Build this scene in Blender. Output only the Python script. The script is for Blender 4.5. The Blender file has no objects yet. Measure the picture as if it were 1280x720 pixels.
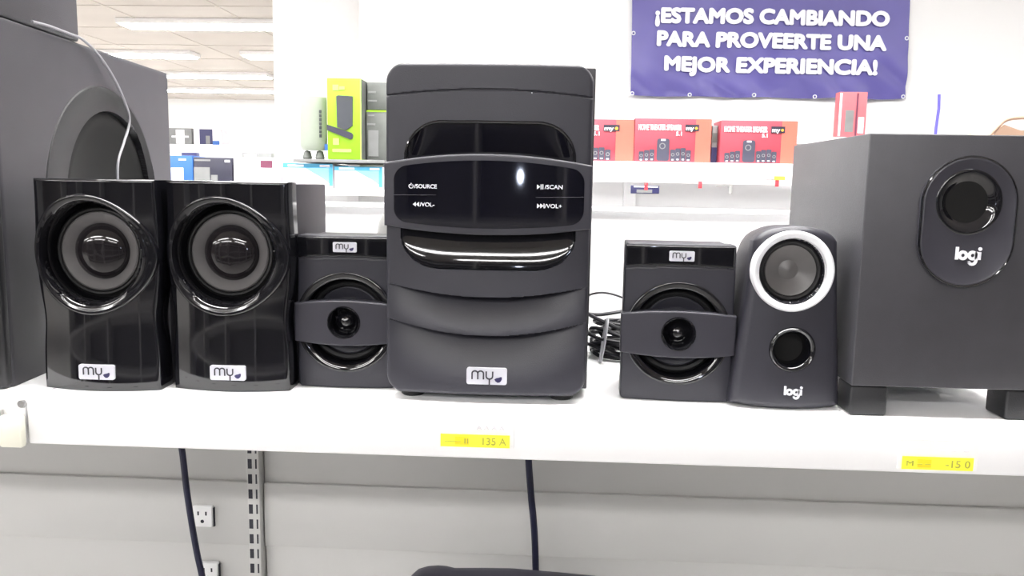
import bpy, bmesh, math, random
from math import sin, cos, pi, radians, sqrt, atan2, floor
from mathutils import Matrix, Vector, noise
random.seed(7)
SC = bpy.context.scene
COL = SC.collection

# ------------------------------------------------------------------ camera
CAM_H = 0.18
FPX = 1000.0
cam_rot = Matrix.Rotation(radians(2.6), 4, 'Z') @ Matrix.Rotation(radians(90 - 7.4), 4, 'X') @ Matrix.Rotation(radians(1.0), 4, 'Z')
cd = bpy.data.cameras.new('camera')
cd.sensor_fit = 'HORIZONTAL'
cd.sensor_width = 36.0
cd.lens = 36.0 * FPX / 1280.0
cd.clip_start = 0.02
cd.clip_end = 200
cam = bpy.data.objects.new('camera', cd)
COL.objects.link(cam)
cam.matrix_world = Matrix.Translation((0, 0, CAM_H)) @ cam_rot
SC.camera = cam
SC.view_settings.view_transform = 'Standard'
SC.view_settings.look = 'None'
SC.view_settings.gamma = 1.0
SC.view_settings.use_curve_mapping = False
SC.view_settings.exposure = 0.22
# ------------------------------------------------------------------ world (dim store ambience) and lamp strength
LAMP = 42.0          # emission of the fluorescent diffusers
WORLD = 0.10
w = bpy.data.worlds.new('world')
SC.world = w
w.use_nodes = True
w.node_tree.nodes['Background'].inputs[0].default_value = (0.93, 0.95, 1.0, 1)
w.node_tree.nodes['Background'].inputs[1].default_value = WORLD
# the phone's own small torch beside its lens (its glint shows in the touch panel)
td = bpy.data.lights.new('phone_torch', 'AREA'); td.shape = 'DISK'; td.size = 0.022; td.energy = 0.09; td.color = (0.72, 0.8, 1.0)
to_ = bpy.data.objects.new('phone_torch', td); COL.objects.link(to_)
to_.matrix_world = Matrix.Translation((0.012, -0.01, CAM_H + 0.012)) @ cam_rot

O = Vector((0, 0, CAM_H))
R3 = cam_rot.to_3x3()
def ray(px, py): return R3 @ Vector(((px - 640) / FPX, -(py - 360) / FPX, -1))
def at(px, py, Y):
    d = ray(px, py); return O + d * (Y / d.y)
def atz(px, py, Z=0.0):
    d = ray(px, py); return O + d * ((Z - CAM_H) / d.z)

# ------------------------------------------------------------------ materials
MATS = {}
def mat(name, col, rough=0.5, metal=0.0, coat=0.0, var=0.06, scale=40.0, bump=0.0, bscale=600.0, spec=0.5, trans=0.0, alpha=1.0):
    if name in MATS: return MATS[name]
    m = bpy.data.materials.new(name); m.use_nodes = True
    nt = m.node_tree; b = nt.nodes['Principled BSDF']
    tc = nt.nodes.new('ShaderNodeTexCoord')
    nz = nt.nodes.new('ShaderNodeTexNoise'); nz.inputs['Scale'].default_value = scale; nz.inputs['Detail'].default_value = 3
    nt.links.new(tc.outputs['Object'], nz.inputs['Vector'])
    rp = nt.nodes.new('ShaderNodeValToRGB')
    rp.color_ramp.elements[0].position = 0.3; rp.color_ramp.elements[1].position = 0.7
    rp.color_ramp.elements[0].color = tuple(c * (1 - var) for c in col) + (1,)
    rp.color_ramp.elements[1].color = tuple(min(1, c * (1 + var)) for c in col) + (1,)
    nt.links.new(nz.outputs['Fac'], rp.inputs[0]); nt.links.new(rp.outputs[0], b.inputs['Base Color'])
    b.inputs['Roughness'].default_value = rough
    b.inputs['Metallic'].default_value = metal
    b.inputs['Coat Weight'].default_value = coat
    b.inputs['Coat Roughness'].default_value = 0.04
    b.inputs['Specular IOR Level'].default_value = spec
    b.inputs['Transmission Weight'].default_value = trans
    b.inputs['Alpha'].default_value = alpha
    if bump > 0:
        n2 = nt.nodes.new('ShaderNodeTexNoise'); n2.inputs['Scale'].default_value = bscale; n2.inputs['Detail'].default_value = 2
        nt.links.new(tc.outputs['Object'], n2.inputs['Vector'])
        bp = nt.nodes.new('ShaderNodeBump'); bp.inputs['Strength'].default_value = bump; bp.inputs['Distance'].default_value = 0.001
        nt.links.new(n2.outputs['Fac'], bp.inputs['Height']); nt.links.new(bp.outputs[0], b.inputs['Normal'])
    MATS[name] = m
    return m
def emis(name, col, strength):
    m = bpy.data.materials.new(name); m.use_nodes = True
    b = m.node_tree.nodes['Principled BSDF']
    b.inputs['Base Color'].default_value = (0.9, 0.9, 0.9, 1)
    b.inputs['Emission Color'].default_value = tuple(col) + (1,)
    b.inputs['Emission Strength'].default_value = strength
    MATS[name] = m
    return m

MATTE = mat('charcoal matt plastic', (0.023, 0.0225, 0.031), 0.42, var=0.05, bump=0.15, bscale=1500)
CHAR = mat('charcoal vinyl wrap', (0.046, 0.045, 0.052), 0.40, var=0.08, bump=0.25, bscale=1200)
VINYL = mat('black vinyl wrap', (0.030, 0.029, 0.034), 0.5, var=0.08, bump=0.25, bscale=1200)
VINYLD = mat('dark black vinyl', (0.010, 0.010, 0.012), 0.45, var=0.08, bump=0.2, bscale=1200)
GLOSS = mat('gloss piano black', (0.006, 0.006, 0.008), 0.07, var=0.05, coat=0.4)
GLOSSD = mat('dark smoked window', (0.004, 0.004, 0.008), 0.05, var=0.05)
SATIN = mat('satin dark grey plastic', (0.034, 0.033, 0.043), 0.38, var=0.04)
RUBBER = mat('black rubber', (0.006, 0.006, 0.007), 0.6, var=0.1)
HOLE = mat('port shade and cone black', (0.002, 0.002, 0.002), 0.9, var=0.1)  # near-black: painted shade in the ports, also colours the side woofer cone
GREYRING = mat('grey woofer paper', (0.095, 0.09, 0.092), 0.5, var=0.06)
CONE = mat('grey polymer cone', (0.11, 0.105, 0.105), 0.35, var=0.06)
DOME = mat('gloss dust cap', (0.014, 0.012, 0.014), 0.08, var=0.05)
SILVER = mat('bright silver trim', (0.86, 0.87, 0.90), 0.35, metal=0.15, var=0.02)
PLATEW = mat('white badge enamel', (0.62, 0.62, 0.68), 0.35, var=0.02)
INK = mat('dark badge ink', (0.035, 0.033, 0.045), 0.5, var=0.02)
INKB = mat('blue black badge ink', (0.03, 0.025, 0.09), 0.4, var=0.02)
WHITEINK = mat('white print', (0.85, 0.86, 0.92), 0.5, var=0.01)
SHELF = mat('white powder coated steel', (0.86, 0.86, 0.87), 0.45, var=0.015, scale=6)
PANEL = mat('pale grey painted steel panel', (0.55, 0.545, 0.53), 0.5, var=0.03, scale=3)
SLOTM = mat('dark slot', (0.03, 0.03, 0.04), 0.8)
CREAM = mat('cream plastic', (0.80, 0.79, 0.68), 0.4, var=0.02)
STEEL = mat('zinc screw', (0.5, 0.5, 0.5), 0.35, metal=0.8)
WHITEP = mat('white socket plastic', (0.85, 0.85, 0.85), 0.35, var=0.01)
CABLE = mat('black cable sheath', (0.012, 0.012, 0.016), 0.4)
CABLEN = mat('navy black cable sheath', (0.010, 0.011, 0.035), 0.45)
CABLEG = mat('grey silver wire', (0.30, 0.30, 0.32), 0.35)
WALLM = mat('white wall paint', (0.88, 0.88, 0.88), 0.8, var=0.01, scale=1)
CEILM = mat('beige ceiling tile', (0.50, 0.46, 0.42), 0.9, var=0.04, scale=1.5)
FLOORM = mat('pale floor tile', (0.45, 0.44, 0.43), 0.4, var=0.04, scale=1.2)
PILL = mat('white pillar paint', (0.90, 0.89, 0.89), 0.8, var=0.01)
LIGHTM = emis('fluorescent diffuser', (1.0, 0.985, 0.97), LAMP)
YEL = mat('yellow price tape', (0.95, 0.92, 0.06), 0.6, var=0.04)
YEL2 = mat('orange yellow print', (0.95, 0.76, 0.02), 0.6, var=0.04)
PAPER = mat('white paper', (0.86, 0.86, 0.86), 0.7, var=0.01)
OLIVEINK = mat('faint olive ink', (0.42, 0.42, 0.07), 0.7)
GREYINK = mat('faint grey ink', (0.62, 0.60, 0.64), 0.7)
BANNER = mat('violet blue vinyl banner', (0.115, 0.10, 0.34), 0.42, var=0.10, scale=2.5)
REDB = mat('crimson box print', (0.36, 0.055, 0.08), 0.45, var=0.03, scale=10)
REDO = mat('orange red box print', (0.62, 0.135, 0.095), 0.45, var=0.03, scale=10)
PINKB = mat('faded red box print', (0.52, 0.13, 0.15), 0.5, var=0.04)
LIME = mat('lime green box print', (0.235, 0.44, 0.012), 0.45, var=0.03, scale=10)
LIMED = mat('pale lime print', (0.40, 0.55, 0.13), 0.45)
GREYB = mat('dark grey box side', (0.11, 0.118, 0.11), 0.5, var=0.15, scale=20)
GREYC = mat('mid grey box print', (0.20, 0.205, 0.205), 0.5, var=0.1, scale=20)
DKPIC = mat('dark grey picture print', (0.04, 0.045, 0.055), 0.5)
CYAN = mat('cyan box print', (0.08, 0.38, 0.60), 0.4, var=0.05, scale=15)
BLUE = mat('royal blue box print', (0.035, 0.13, 0.42), 0.4, var=0.05, scale=15)
NAVY = mat('navy box print', (0.03, 0.03, 0.10), 0.4)
BLACKB = mat('black box print', (0.03, 0.03, 0.05), 0.4)
WHITEB = mat('white carton', (0.82, 0.80, 0.84), 0.5)
MAROON = mat('maroon print', (0.16, 0.04, 0.08), 0.5)
CLEAR = mat('clear milky plastic', (0.31, 0.345, 0.29), 0.3, trans=0.1, var=0.03)
GREYD = mat('warm grey plastic', (0.30, 0.30, 0.29), 0.45)
ORANGEINK = mat('orange print', (0.9, 0.35, 0.03), 0.5)
REDINK = mat('red tag', (0.75, 0.05, 0.07), 0.5)
BLUEROD = mat('blue plastic strip', (0.12, 0.10, 0.55), 0.4)
TAN = mat('tan leather', (0.45, 0.30, 0.22), 0.5)

# ------------------------------------------------------------------ mesh helpers
class MB:
    def __init__(s): s.v = []; s.f = []
    def add(s, v, f):
        o = len(s.v); s.v += [tuple(p) for p in v]; s.f += [tuple(i + o for i in q) for q in f]; return s
    def bm(s, bm):
        bm.verts.ensure_lookup_table(); bm.verts.index_update()
        s.add([v.co[:] for v in bm.verts], [[v.index for v in f.verts] for f in bm.faces]); bm.free(); return s
    def box(s, c, d, bev=0.0, seg=2, M=None):
        b = bmesh.new(); bmesh.ops.create_cube(b, size=1.0)
        for v in b.verts: v.co = Vector((v.co.x * d[0], v.co.y * d[1], v.co.z * d[2]))
        if bev > 0: bmesh.ops.bevel(b, geom=b.edges[:], offset=bev, segments=seg, affect='EDGES', profile=0.5)
        for v in b.verts:
            v.co = v.co + Vector(c)
            if M: v.co = M @ v.co
        return s.bm(b)
    def box2(s, a, b_, bev=0.0, seg=2):
        return s.box([(a[i] + b_[i]) / 2 for i in range(3)], [abs(b_[i] - a[i]) for i in range(3)], bev, seg)
    def grid(s, P, nu, nv, close_u=False):
        v = [P(i, j) for j in range(nv) for i in range(nu)]
        f = []
        for j in range(nv - 1):
            for i in range(nu if close_u else nu - 1):
                a = j * nu + i; b = j * nu + (i + 1) % nu
                f.append((a, b, b + nu, a + nu))
        return s.add(v, f)
    def lathe(s, prof, c=(0, 0, 0), n=64, cap=False):     # prof [(r, y)], axis along y
        P = lambda i, j: (c[0] + prof[j][0] * cos(2 * pi * i / n), c[1] + prof[j][1], c[2] + prof[j][0] * sin(2 * pi * i / n))
        s.grid(P, n, len(prof), True)
        if cap:
            j = len(prof) - 1
            s.add([P(i, j) for i in range(n)], [tuple(range(n))])
        return s
    def ringloft(s, rings):                                # list of closed point rings
        n = len(rings[0]); return s.grid(lambda i, j: rings[j][i], n, len(rings), True)
    def prism(s, poly, y0, y1):                             # poly in x,z ; front at y0
        n = len(poly)
        v = [(x, y0, z) for x, z in poly] + [(x, y1, z) for x, z in poly]
        f = [tuple(range(n)), tuple(range(2 * n - 1, n - 1, -1))] + [(i, n + i, n + (i + 1) % n, (i + 1) % n) for i in range(n)]
        return s.add(v, f)
    def ribbon(s, pts, w, y0, y1, closed=False):
        n = len(pts); L = []; Rr = []
        for i in range(n):
            a = pts[i - 1] if (i > 0 or closed) else pts[i]
            b = pts[(i + 1) % n] if (i < n - 1 or closed) else pts[i]
            dx, dz = b[0] - a[0], b[1] - a[1]; l = sqrt(dx * dx + dz * dz) or 1
            nx, nz = -dz / l * w / 2, dx / l * w / 2
            L.append((pts[i][0] + nx, pts[i][1] + nz)); Rr.append((pts[i][0] - nx, pts[i][1] - nz))
        m = n if closed else n - 1
        for i in range(m):
            j = (i + 1) % n
            s.prism([L[i], L[j], Rr[j], Rr[i]], y0, y1)
        return s
    def tube(s, pts, r, n=8, closed=False):
        P = [Vector(p) for p in pts]; k = len(P)
        t = [(P[(i + 1) % k] - P[i - 1]) if (closed or 0 < i < k - 1) else (P[1] - P[0] if i == 0 else P[-1] - P[-2]) for i in range(k)]
        t = [q.normalized() for q in t]
        up = Vector((0, 0, 1)) if abs(t[0].z) < 0.9 else Vector((1, 0, 0))
        a = t[0].cross(up).normalized(); rings = []
        for i in range(k):
            a = (a - t[i] * a.dot(t[i])).normalized(); b = t[i].cross(a)
            rr = r(i / (k - 1)) if callable(r) else r
            rings.append([P[i] + (a * cos(2 * pi * j / n) + b * sin(2 * pi * j / n)) * rr for j in range(n)])
        if closed: rings.append(rings[0])
        s.ringloft(rings)
        if not closed:
            s.add(rings[0], [tuple(range(n))]); s.add(rings[-1], [tuple(range(n))])
        return s
    def build(s, name, m, parent=None, smooth=True, ang=35, kind=None):
        me = bpy.data.meshes.new(name); me.from_pydata(s.v, [], s.f); me.update()
        b = bmesh.new(); b.from_mesh(me); bmesh.ops.remove_doubles(b, verts=b.verts, dist=1e-6)
        bmesh.ops.recalc_face_normals(b, faces=b.faces); b.to_mesh(me); b.free()
        me.materials.append(m)
        if smooth:
            me.polygons.foreach_set('use_smooth', [True] * len(me.polygons)); me.set_sharp_from_angle(angle=radians(ang))
        o = bpy.data.objects.new(name, me); COL.objects.link(o)
        if parent: o.parent = parent
        if kind: o['kind'] = kind
        return o
def spline(pts, n=12):
    P = [Vector(p) for p in pts]; P = [P[0] * 2 - P[1]] + P + [P[-1] * 2 - P[-2]]; out = []
    for i in range(1, len(P) - 2):
        for k in range(n):
            t = k / n; a, b, c, d = P[i - 1:i + 3]
            out.append(0.5 * ((2 * b) + (c - a) * t + (2 * a - 5 * b + 4 * c - d) * t * t + (3 * b - a - 3 * c + d) * t ** 3))
    out.append(P[-2]); return out
def thing(name, label, cat, loc=(0, 0, 0), rz=0.0, group=None):
    o = bpy.data.objects.new(name, None); COL.objects.link(o); o.empty_display_size = 0.02
    o.location = loc; o.rotation_euler = (0, 0, rz); o['label'] = label; o['category'] = cat
    if group: o['group'] = group
    return o
def tag(o, label, cat, group=None):
    o['label'] = label; o['category'] = cat
    if group: o['group'] = group
    return o
def struct(o): o['kind'] = 'structure'; return o
def plabel(o, l): o['label'] = l; return o
def dense(n, lo=-1.0, hi=1.0, edge=0.06, m=6):
    """samples lo..hi denser at both ends"""
    a = [lo + (hi - lo) * edge * (1 - cos(pi / 2 * i / m)) for i in range(m)]
    b = [hi - (q - lo) for q in reversed(a)]
    mid = [lo + (hi - lo) * (edge + (1 - 2 * edge) * i / n) for i in range(n + 1)]
    return a + mid + b
def shell(U, V, S, depth, back_shrink=0.0, rim=0.002):
    """front surface S(u,v)->(x,y,z) sampled at U,V; rounded rim, skirt back to plane y=depth, cap."""
    g = [[S(u, v) for u in U] for v in V]; nu, nv = len(U), len(V)
    mb = MB().grid(lambda i, j: g[j][i], nu, nv)
    loop = [g[0][i] for i in range(nu)] + [g[j][-1] for j in range(1, nv)] + [g[-1][i] for i in range(nu - 2, -1, -1)] + [g[j][0] for j in range(nv - 2, 0, -1)]
    n = len(loop)
    cx = sum(p[0] for p in loop) / n; cz = sum(p[2] for p in loop) / n
    r1 = [(x, y, z) for x, y, z in loop]
    r2 = [(cx + (x - cx) * (1 - back_shrink), depth, cz + (z - cz) * (1 - back_shrink)) for x, y, z in loop]
    mb.ringloft([r1, r2]); mb.add(r2, [tuple(range(n))])
    return mb
def rimdrop(e, r):
    if e >= r: return 0.0
    q = r - e; return r - sqrt(max(0, r * r - q * q))
CAPH = [0.73]
def text_mb(body, width, height, offset=0.0, cx=0.0, cz=0.0, y0=0.0, y1=0.001, yfun=None, bold=0.0):
    """text outline as mesh, fitted to width x height in x,z centred on cx,cz"""
    cu = bpy.data.curves.new('t', 'FONT'); cu.body = body; cu.size = 1.0; cu.extrude = 0.05; cu.offset = offset; cu.resolution_u = 4
    cu.fill_mode = 'BOTH'
    to = bpy.data.objects.new('t', cu); COL.objects.link(to)
    dg = bpy.context.evaluated_depsgraph_get(); dg.update()
    me = bpy.data.meshes.new_from_object(to.evaluated_get(dg))
    vs = [v.co.copy() for v in me.vertices]; fs = [tuple(p.vertices) for p in me.polygons]
    COL.objects.unlink(to); bpy.data.objects.remove(to); bpy.data.curves.remove(cu); bpy.data.meshes.remove(me)
    xs = [v.x for v in vs]; x0, x1, a0, a1 = min(xs), max(xs), 0.0, CAPH[0]
    out = []
    for v in vs:
        x = cx + ((v.x - x0) / (x1 - x0) - 0.5) * width; z = cz + ((v.y - a0) / (a1 - a0) - 0.5) * height
        y = (y0 if v.z > 0 else y1) + (yfun(x, z) if yfun else 0)
        out.append((x, y, z))
    mb = MB().add(out, fs)
    if bold:
        for k, (dx, dz) in enumerate(((-1, 0), (1, 0), (0, 1), (0, -1), (.7, .7), (-.7, .7), (.7, -.7), (-.7, -.7))):
            mb.add([(x + dx * bold, y - 0.00005 * k, z + dz * bold) for x, y, z in out], fs)
    return mb
def circ(cx, cz, r, n=24, a0=0.0, a1=2 * pi, rz=None):
    full = abs(a1 - a0 - 2 * pi) < 1e-6; m = n if full else n + 1
    return [(cx + r * cos(a0 + (a1 - a0) * i / n), cz + (rz or r) * sin(a0 + (a1 - a0) * i / n)) for i in range(m)]
def rrect(x0, x1, z0, z1, r, n=6):
    p = []
    for cx, cz, a in ((x1 - r, z1 - r, 0), (x0 + r, z1 - r, pi / 2), (x0 + r, z0 + r, pi), (x1 - r, z0 + r, 3 * pi / 2)):
        p += [(cx + r * cos(a + pi / 2 * i / n), cz + r * sin(a + pi / 2 * i / n)) for i in range(n + 1)]
    return p
def badge(parent, cx, y, cz, w):
    """white rounded plate with the thin letters m, y and a leaf"""
    s = w / 805.0; h = 335 * s
    p = MB().prism(rrect(cx - w / 2, cx + w / 2, cz - h / 2, cz + h / 2, 45 * s), y - 0.0008, y + 0.003).build('badge', PLATEW, parent)
    T = lambda X, Z: (cx + (X - 627) * s, cz - (Z - 367) * s)
    L = MB(); y0, y1 = y - 0.0012, y - 0.0006; lw = 30 * s
    m1 = [T(335, 430), T(335, 310)] + [T(392 - 57 * cos(a), 308 - 48 * sin(a)) for a in [pi * k / 8 for k in range(1, 8)]] + [T(449, 310), T(449, 430)]
    m2 = [T(449, 320)] + [T(506 - 57 * cos(a), 308 - 48 * sin(a)) for a in [pi * k / 8 for k in range(1, 8)]] + [T(563, 310), T(563, 430)]
    yy = [T(618, 265), T(618, 360)] + [T(682 - 64 * cos(a), 365 + 55 * sin(a)) for a in [pi * k / 8 for k in range(1, 8)]] + [T(746, 360), T(746, 265)]
    for q in (m1, m2, yy, [T(682, 415), T(682, 545)]): L.ribbon(q, lw, y0, y1)
    L.build('badge_lettering', INK, p, smooth=False)
    lf = [T(*q) for q in ((780, 425), (815, 400), (870, 388), (905, 372), (930, 378), (930, 415), (915, 455), (880, 485), (840, 488), (805, 462))]
    MB().prism(lf, y0, y1).build('badge_leaf', INKB, p, smooth=False)
    return p
def logi(parent, cx, y, cz, w):
    s = w / 450.0; T = lambda X, Z: (cx + (X - 610) * s, cz - (Z - 400) * s)
    y0, y1 = y - 0.0007, y + 0.001; L = MB(); lw = 52 * s
    L.ribbon([T(415, 250), T(415, 470)], lw, y0, y1)
    c = T(518, 395); L.ribbon(circ(c[0], c[1], 58 * s), lw, y0, y1, True)
    c = T(682, 395); L.ribbon(circ(c[0], c[1], 58 * s), lw, y0, y1, True)
    L.ribbon([T(745, 330), T(745, 480)] + [T(682 + 63 * cos(a), 480 + 68 * sin(a)) for a in [pi * k / 8 for k in range(1, 8)]] + [T(622, 510)], lw, y0, y1)
    L.ribbon([T(800, 335), T(800, 470)], lw * 0.9, y0, y1)
    c = T(803, 280); L.prism(circ(c[0], c[1], 32 * s, 14), y0, y1)
    return L.build('lettering', WHITEINK, parent, smooth=False)

# ------------------------------------------------------------------ room shell
CEIL = 1.95; FLOOR = -1.25
struct(MB().box2((-16, -7, FLOOR - 0.1), (12, 18, FLOOR)).build('floor', FLOORM, smooth=False))
ceil_o = struct(MB().box2((-16, -7, CEIL), (12, 18, CEIL + 0.1)).build('ceiling', CEILM, smooth=False))
struct(MB().box2((-16, 18, FLOOR), (12, 18.1, CEIL)).build('wall_far', WALLM, smooth=False))
struct(MB().box2((-16.1, -7, FLOOR), (-16, 18, CEIL)).build('wall_left', WALLM, smooth=False))
struct(MB().box2((12, -7, FLOOR), (12.1, 18, CEIL)).build('wall_right', WALLM, smooth=False))
struct(MB().box2((-16, -7.1, FLOOR), (12, -7, CEIL)).build('wall_front', mat('dim brown grey wall', (0.20, 0.18, 0.17), 0.8), smooth=False))
WB = 4.7
xw = at(450, 100, WB).x
struct(MB().box2((xw, WB, FLOOR), (11.9, WB + 0.15, CEIL)).build('wall_back', WALLM, smooth=False))
xa, xb = at(341, 60, 5.2).x, at(452, 60, 5.2).x
struct(MB().box2((xa, 5.2, FLOOR), (xb, 5.75, CEIL), 0.01).build('trim_1', PILL, smooth=False))
# tile joints of the suspended ceiling
g = MB()
for k in range(20): g.box2((-16, -6 + k * 1.2, CEIL - 0.006), (12, -5.97 + k * 1.2, CEIL + 0.001))
for k in range(24): g.box2((-15.5 + k * 1.2, -7, CEIL - 0.006), (-15.47 + k * 1.2, 18, CEIL + 0.001))
go = g.build('ceiling_grid', CEILM, ceil_o, smooth=False)
# fluorescent fixtures : one built, the rest copied
def fixture():
    t = thing('ceiling_light', '', 'ceiling light')
    MB().box((0, 0, -0.03), (2.5, 0.36, 0.06), 0.008).build('housing', PILL, t)
    MB().box((0, 0, -0.066), (2.44, 0.30, 0.012)).build('diffuser', LIGHTM, t, smooth=False)
    return t
def copy_tree(o, parent=None):
    c = o.copy(); COL.objects.link(c)
    if parent: c.parent = parent
    for ch in list(o.children): copy_tree(ch, c)
    return c
fx = fixture(); first = True
def project(p):
    q = R3.transposed() @ (Vector(p) - O); return 640 + FPX * q.x / -q.z, 360 - FPX * q.y / -q.z
rows = ((-5.0, 0, 'n'), (-3.2, 0, 'n'), (0.5, 0, 'n'), (1.9, 0, 'n'), (7.0, -0.05, 'first'), (9.2, -0.45, 'second'), (11.4, 0.1, 'third'), (13.6, 0.4, 'fourth'), (15.8, 0, 'last'))  # last row before the visible ones is added, unseen, to brighten the background
for y, sx, nm in rows:
    for x in (-9.6, -6.4, -3.2, 0.0, 3.2):
        if y > 5 and x > -1.5: continue
        if y < 5 and x < -7: continue
        if y < 1 and x > 1: continue
        if y > 4 and y < 5 and x < -4: continue
        o = fx if first else copy_tree(fx); first = False
        o.location = (x + sx, y, CEIL)
        pl_, pr_ = project((x + sx - 1.2, y, CEIL)), project((x + sx + 1.2, y, CEIL))
        if y > 5 and pr_[0] > 110 and pl_[0] < 335 and pl_[1] > 0:
            o['label'] = 'glowing fluorescent ceiling light at upper left, %s row counted from the picture top, %s one' % (nm, 'right' if x > -4 else ('middle' if x > -8 else 'left'))
            if 'group' in o: del o['group']
        else:
            o['label'] = 'long fluorescent ceiling light over the shop, out of frame or hidden'; o['group'] = 'ceiling lights outside the picture'
# shelving across the aisle behind the photographer (seen only in reflections)
og = thing('aisle_shelving', 'dark stocked shelving across the aisle, behind the photographer', 'shelving', (0, -1.9, FLOOR))
MB().box2((-3.4, -0.45, 0), (2.6, -0.4, 2.0)).build('back_panel', mat('dark stock', (0.05, 0.045, 0.045), 0.6), og, smooth=False)
for k in range(4):
    MB().box2((-3.4, -0.4, 0.25 + 0.5 * k), (2.6, 0.0, 0.28 + 0.5 * k)).build('shelf_board', mat('grey board', (0.35, 0.34, 0.34), 0.5), og, smooth=False)
for k in range(7):
    MB().box2((-3.4 + k, -0.4, 0), (-3.36 + k, 0.01, 2.0)).build('upright', mat('grey board', (0.35, 0.34, 0.34), 0.5), og, smooth=False)

# ------------------------------------------------------------------ the gondola we look at
PY = 1.05
gon = thing('display_gondola', 'pale grey steel gondola back under and behind the speaker shelf', 'shelving', (0, PY, FLOOR))
def gpart(mb, name, m, parent=None, **k):
    o = mb.build(name, m, parent or gon, **k); o.matrix_parent_inverse = Matrix.Translation((0, -PY, -FLOOR)); return o
UX = at(318, 640, PY - 0.01).x
seams = [0.147, -0.036, -0.238, -0.330, -0.60, -0.90, FLOOR + 0.02]
for (a, b) in ((-1.45, UX - 0.010), (UX + 0.010, 0.95)):
    for i in range(len(seams) - 1):
        dy = 0.005 if i % 2 else 0.0
        gpart(MB().box2((a, PY + dy, seams[i + 1] + 0.0001), (b, PY + 0.02, seams[i] - 0.0001), 0.0012, 2), 'back_panel', PANEL if i else SHELF)
gpart(MB().box2((-1.46, PY + 0.012, FLOOR + 0.02), (0.96, PY + 0.024, 0.145)), 'core_sheet', PANEL)
gpart(MB().box2((-1.46, PY - 0.004, 0.146), (0.96, PY + 0.03, 0.152), 0.0015), 'top_rail', SHELF)
up = gpart(MB().box2((UX - 0.0085, PY - 0.012, FLOOR + 0.02), (UX + 0.0085, PY + 0.01, 0.14), 0.001), 'upright', PANEL)
slot_me = None
for k in range(17):
    z = -0.055 - k * 0.0216
    for dx, wd in ((-0.0040, 0.0056), (0.0046, 0.0022)):
        o = MB().box((UX + dx, PY - 0.012, z), (wd, 0.0006, 0.0135)).build('slot', SLOTM, up, smooth=False)
        o.matrix_parent_inverse = Matrix.Translation((0, -PY, -FLOOR)) @ Matrix.Identity(4)
for ch in up.children: ch.matrix_parent_inverse = Matrix.Identity(4)
gpart(MB().box2((-1.46, PY - 0.40, FLOOR), (0.96, PY + 0.03, FLOOR + 0.02)), 'base_foot', PANEL)

def make_shelf(x0, x1, label, perf):
    t = thing('shelf', label, 'shelf', (0, 0.61, -0.035), group=None)
    inv = Matrix.Translation((0, -0.61, 0.035))
    def p(mb, n, m, **k):
        o = mb.build(n, m, t, **k); o.matrix_parent_inverse = inv; return o
    p(MB().box2((x0, 0.613, -0.004), (x1, PY - 0.013, 0.0), 0.0012), 'deck', SHELF)
    p(MB().box2((x0, 0.610, -0.0365), (x1, 0.6155, -0.0002), 0.002, 3), 'front_lip', SHELF)
    p(MB().box2((x0, 0.6158, -0.0365), (x1, 0.632, -0.0335), 0.001), 'lip_return', SHELF)
    for bx in (x0 + 0.012, x1 - 0.012):
        p(MB().box2((bx - 0.0015, 0.64, -0.03), (bx + 0.0015, PY - 0.013, -0.0042)), 'bracket', SHELF)
    if perf:
        m = MB(); x = x0 + 0.02
        while x < x1: m.box((x, 0.6290, 0.00005), (0.0042, 0.0016, 0.0003)); x += 0.0252
        p(m, 'perforations', GREYD, smooth=False, kind='stuff')
    return t
make_shelf(-0.4193, 0.95, 'long white steel shelf carrying the row of black speakers', True)
make_shelf(-1.45, -0.4207, 'adjoining white shelf at left edge, under the tall side-firing speaker', False)
# cream ticket clip and screw on the left shelf end
t = thing('ticket_clip', 'cream plastic ticket clip on the shelf edge at far left', 'clip', (-0.4285, 0.609, -0.033))
MB().box((0.0, -0.004, 0.0085), (0.019, 0.007, 0.026), 0.002).build('clip_body', CREAM, t)
MB().box((-0.018, -0.003, 0.010), (0.012, 0.005, 0.030), 0.0015).build('clip_wing', CREAM, t)
MB().box((-0.0105, -0.0035, 0.022), (0.004, 0.006, 0.008), 0.001).build('hinge_pin', GREYD, t)
p0 = atz(29, 500.5, 0.001)
tag(MB().lathe([(0.0001, -0.0028), (0.003, -0.0028), (0.0035, -0.0012), (0.0035, 0)], (p0.x - 0.003, 0.6098, -0.0025), 20).build('screw', STEEL),
    'small grey screw head at the joint of the two white shelves', 'screw')

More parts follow.
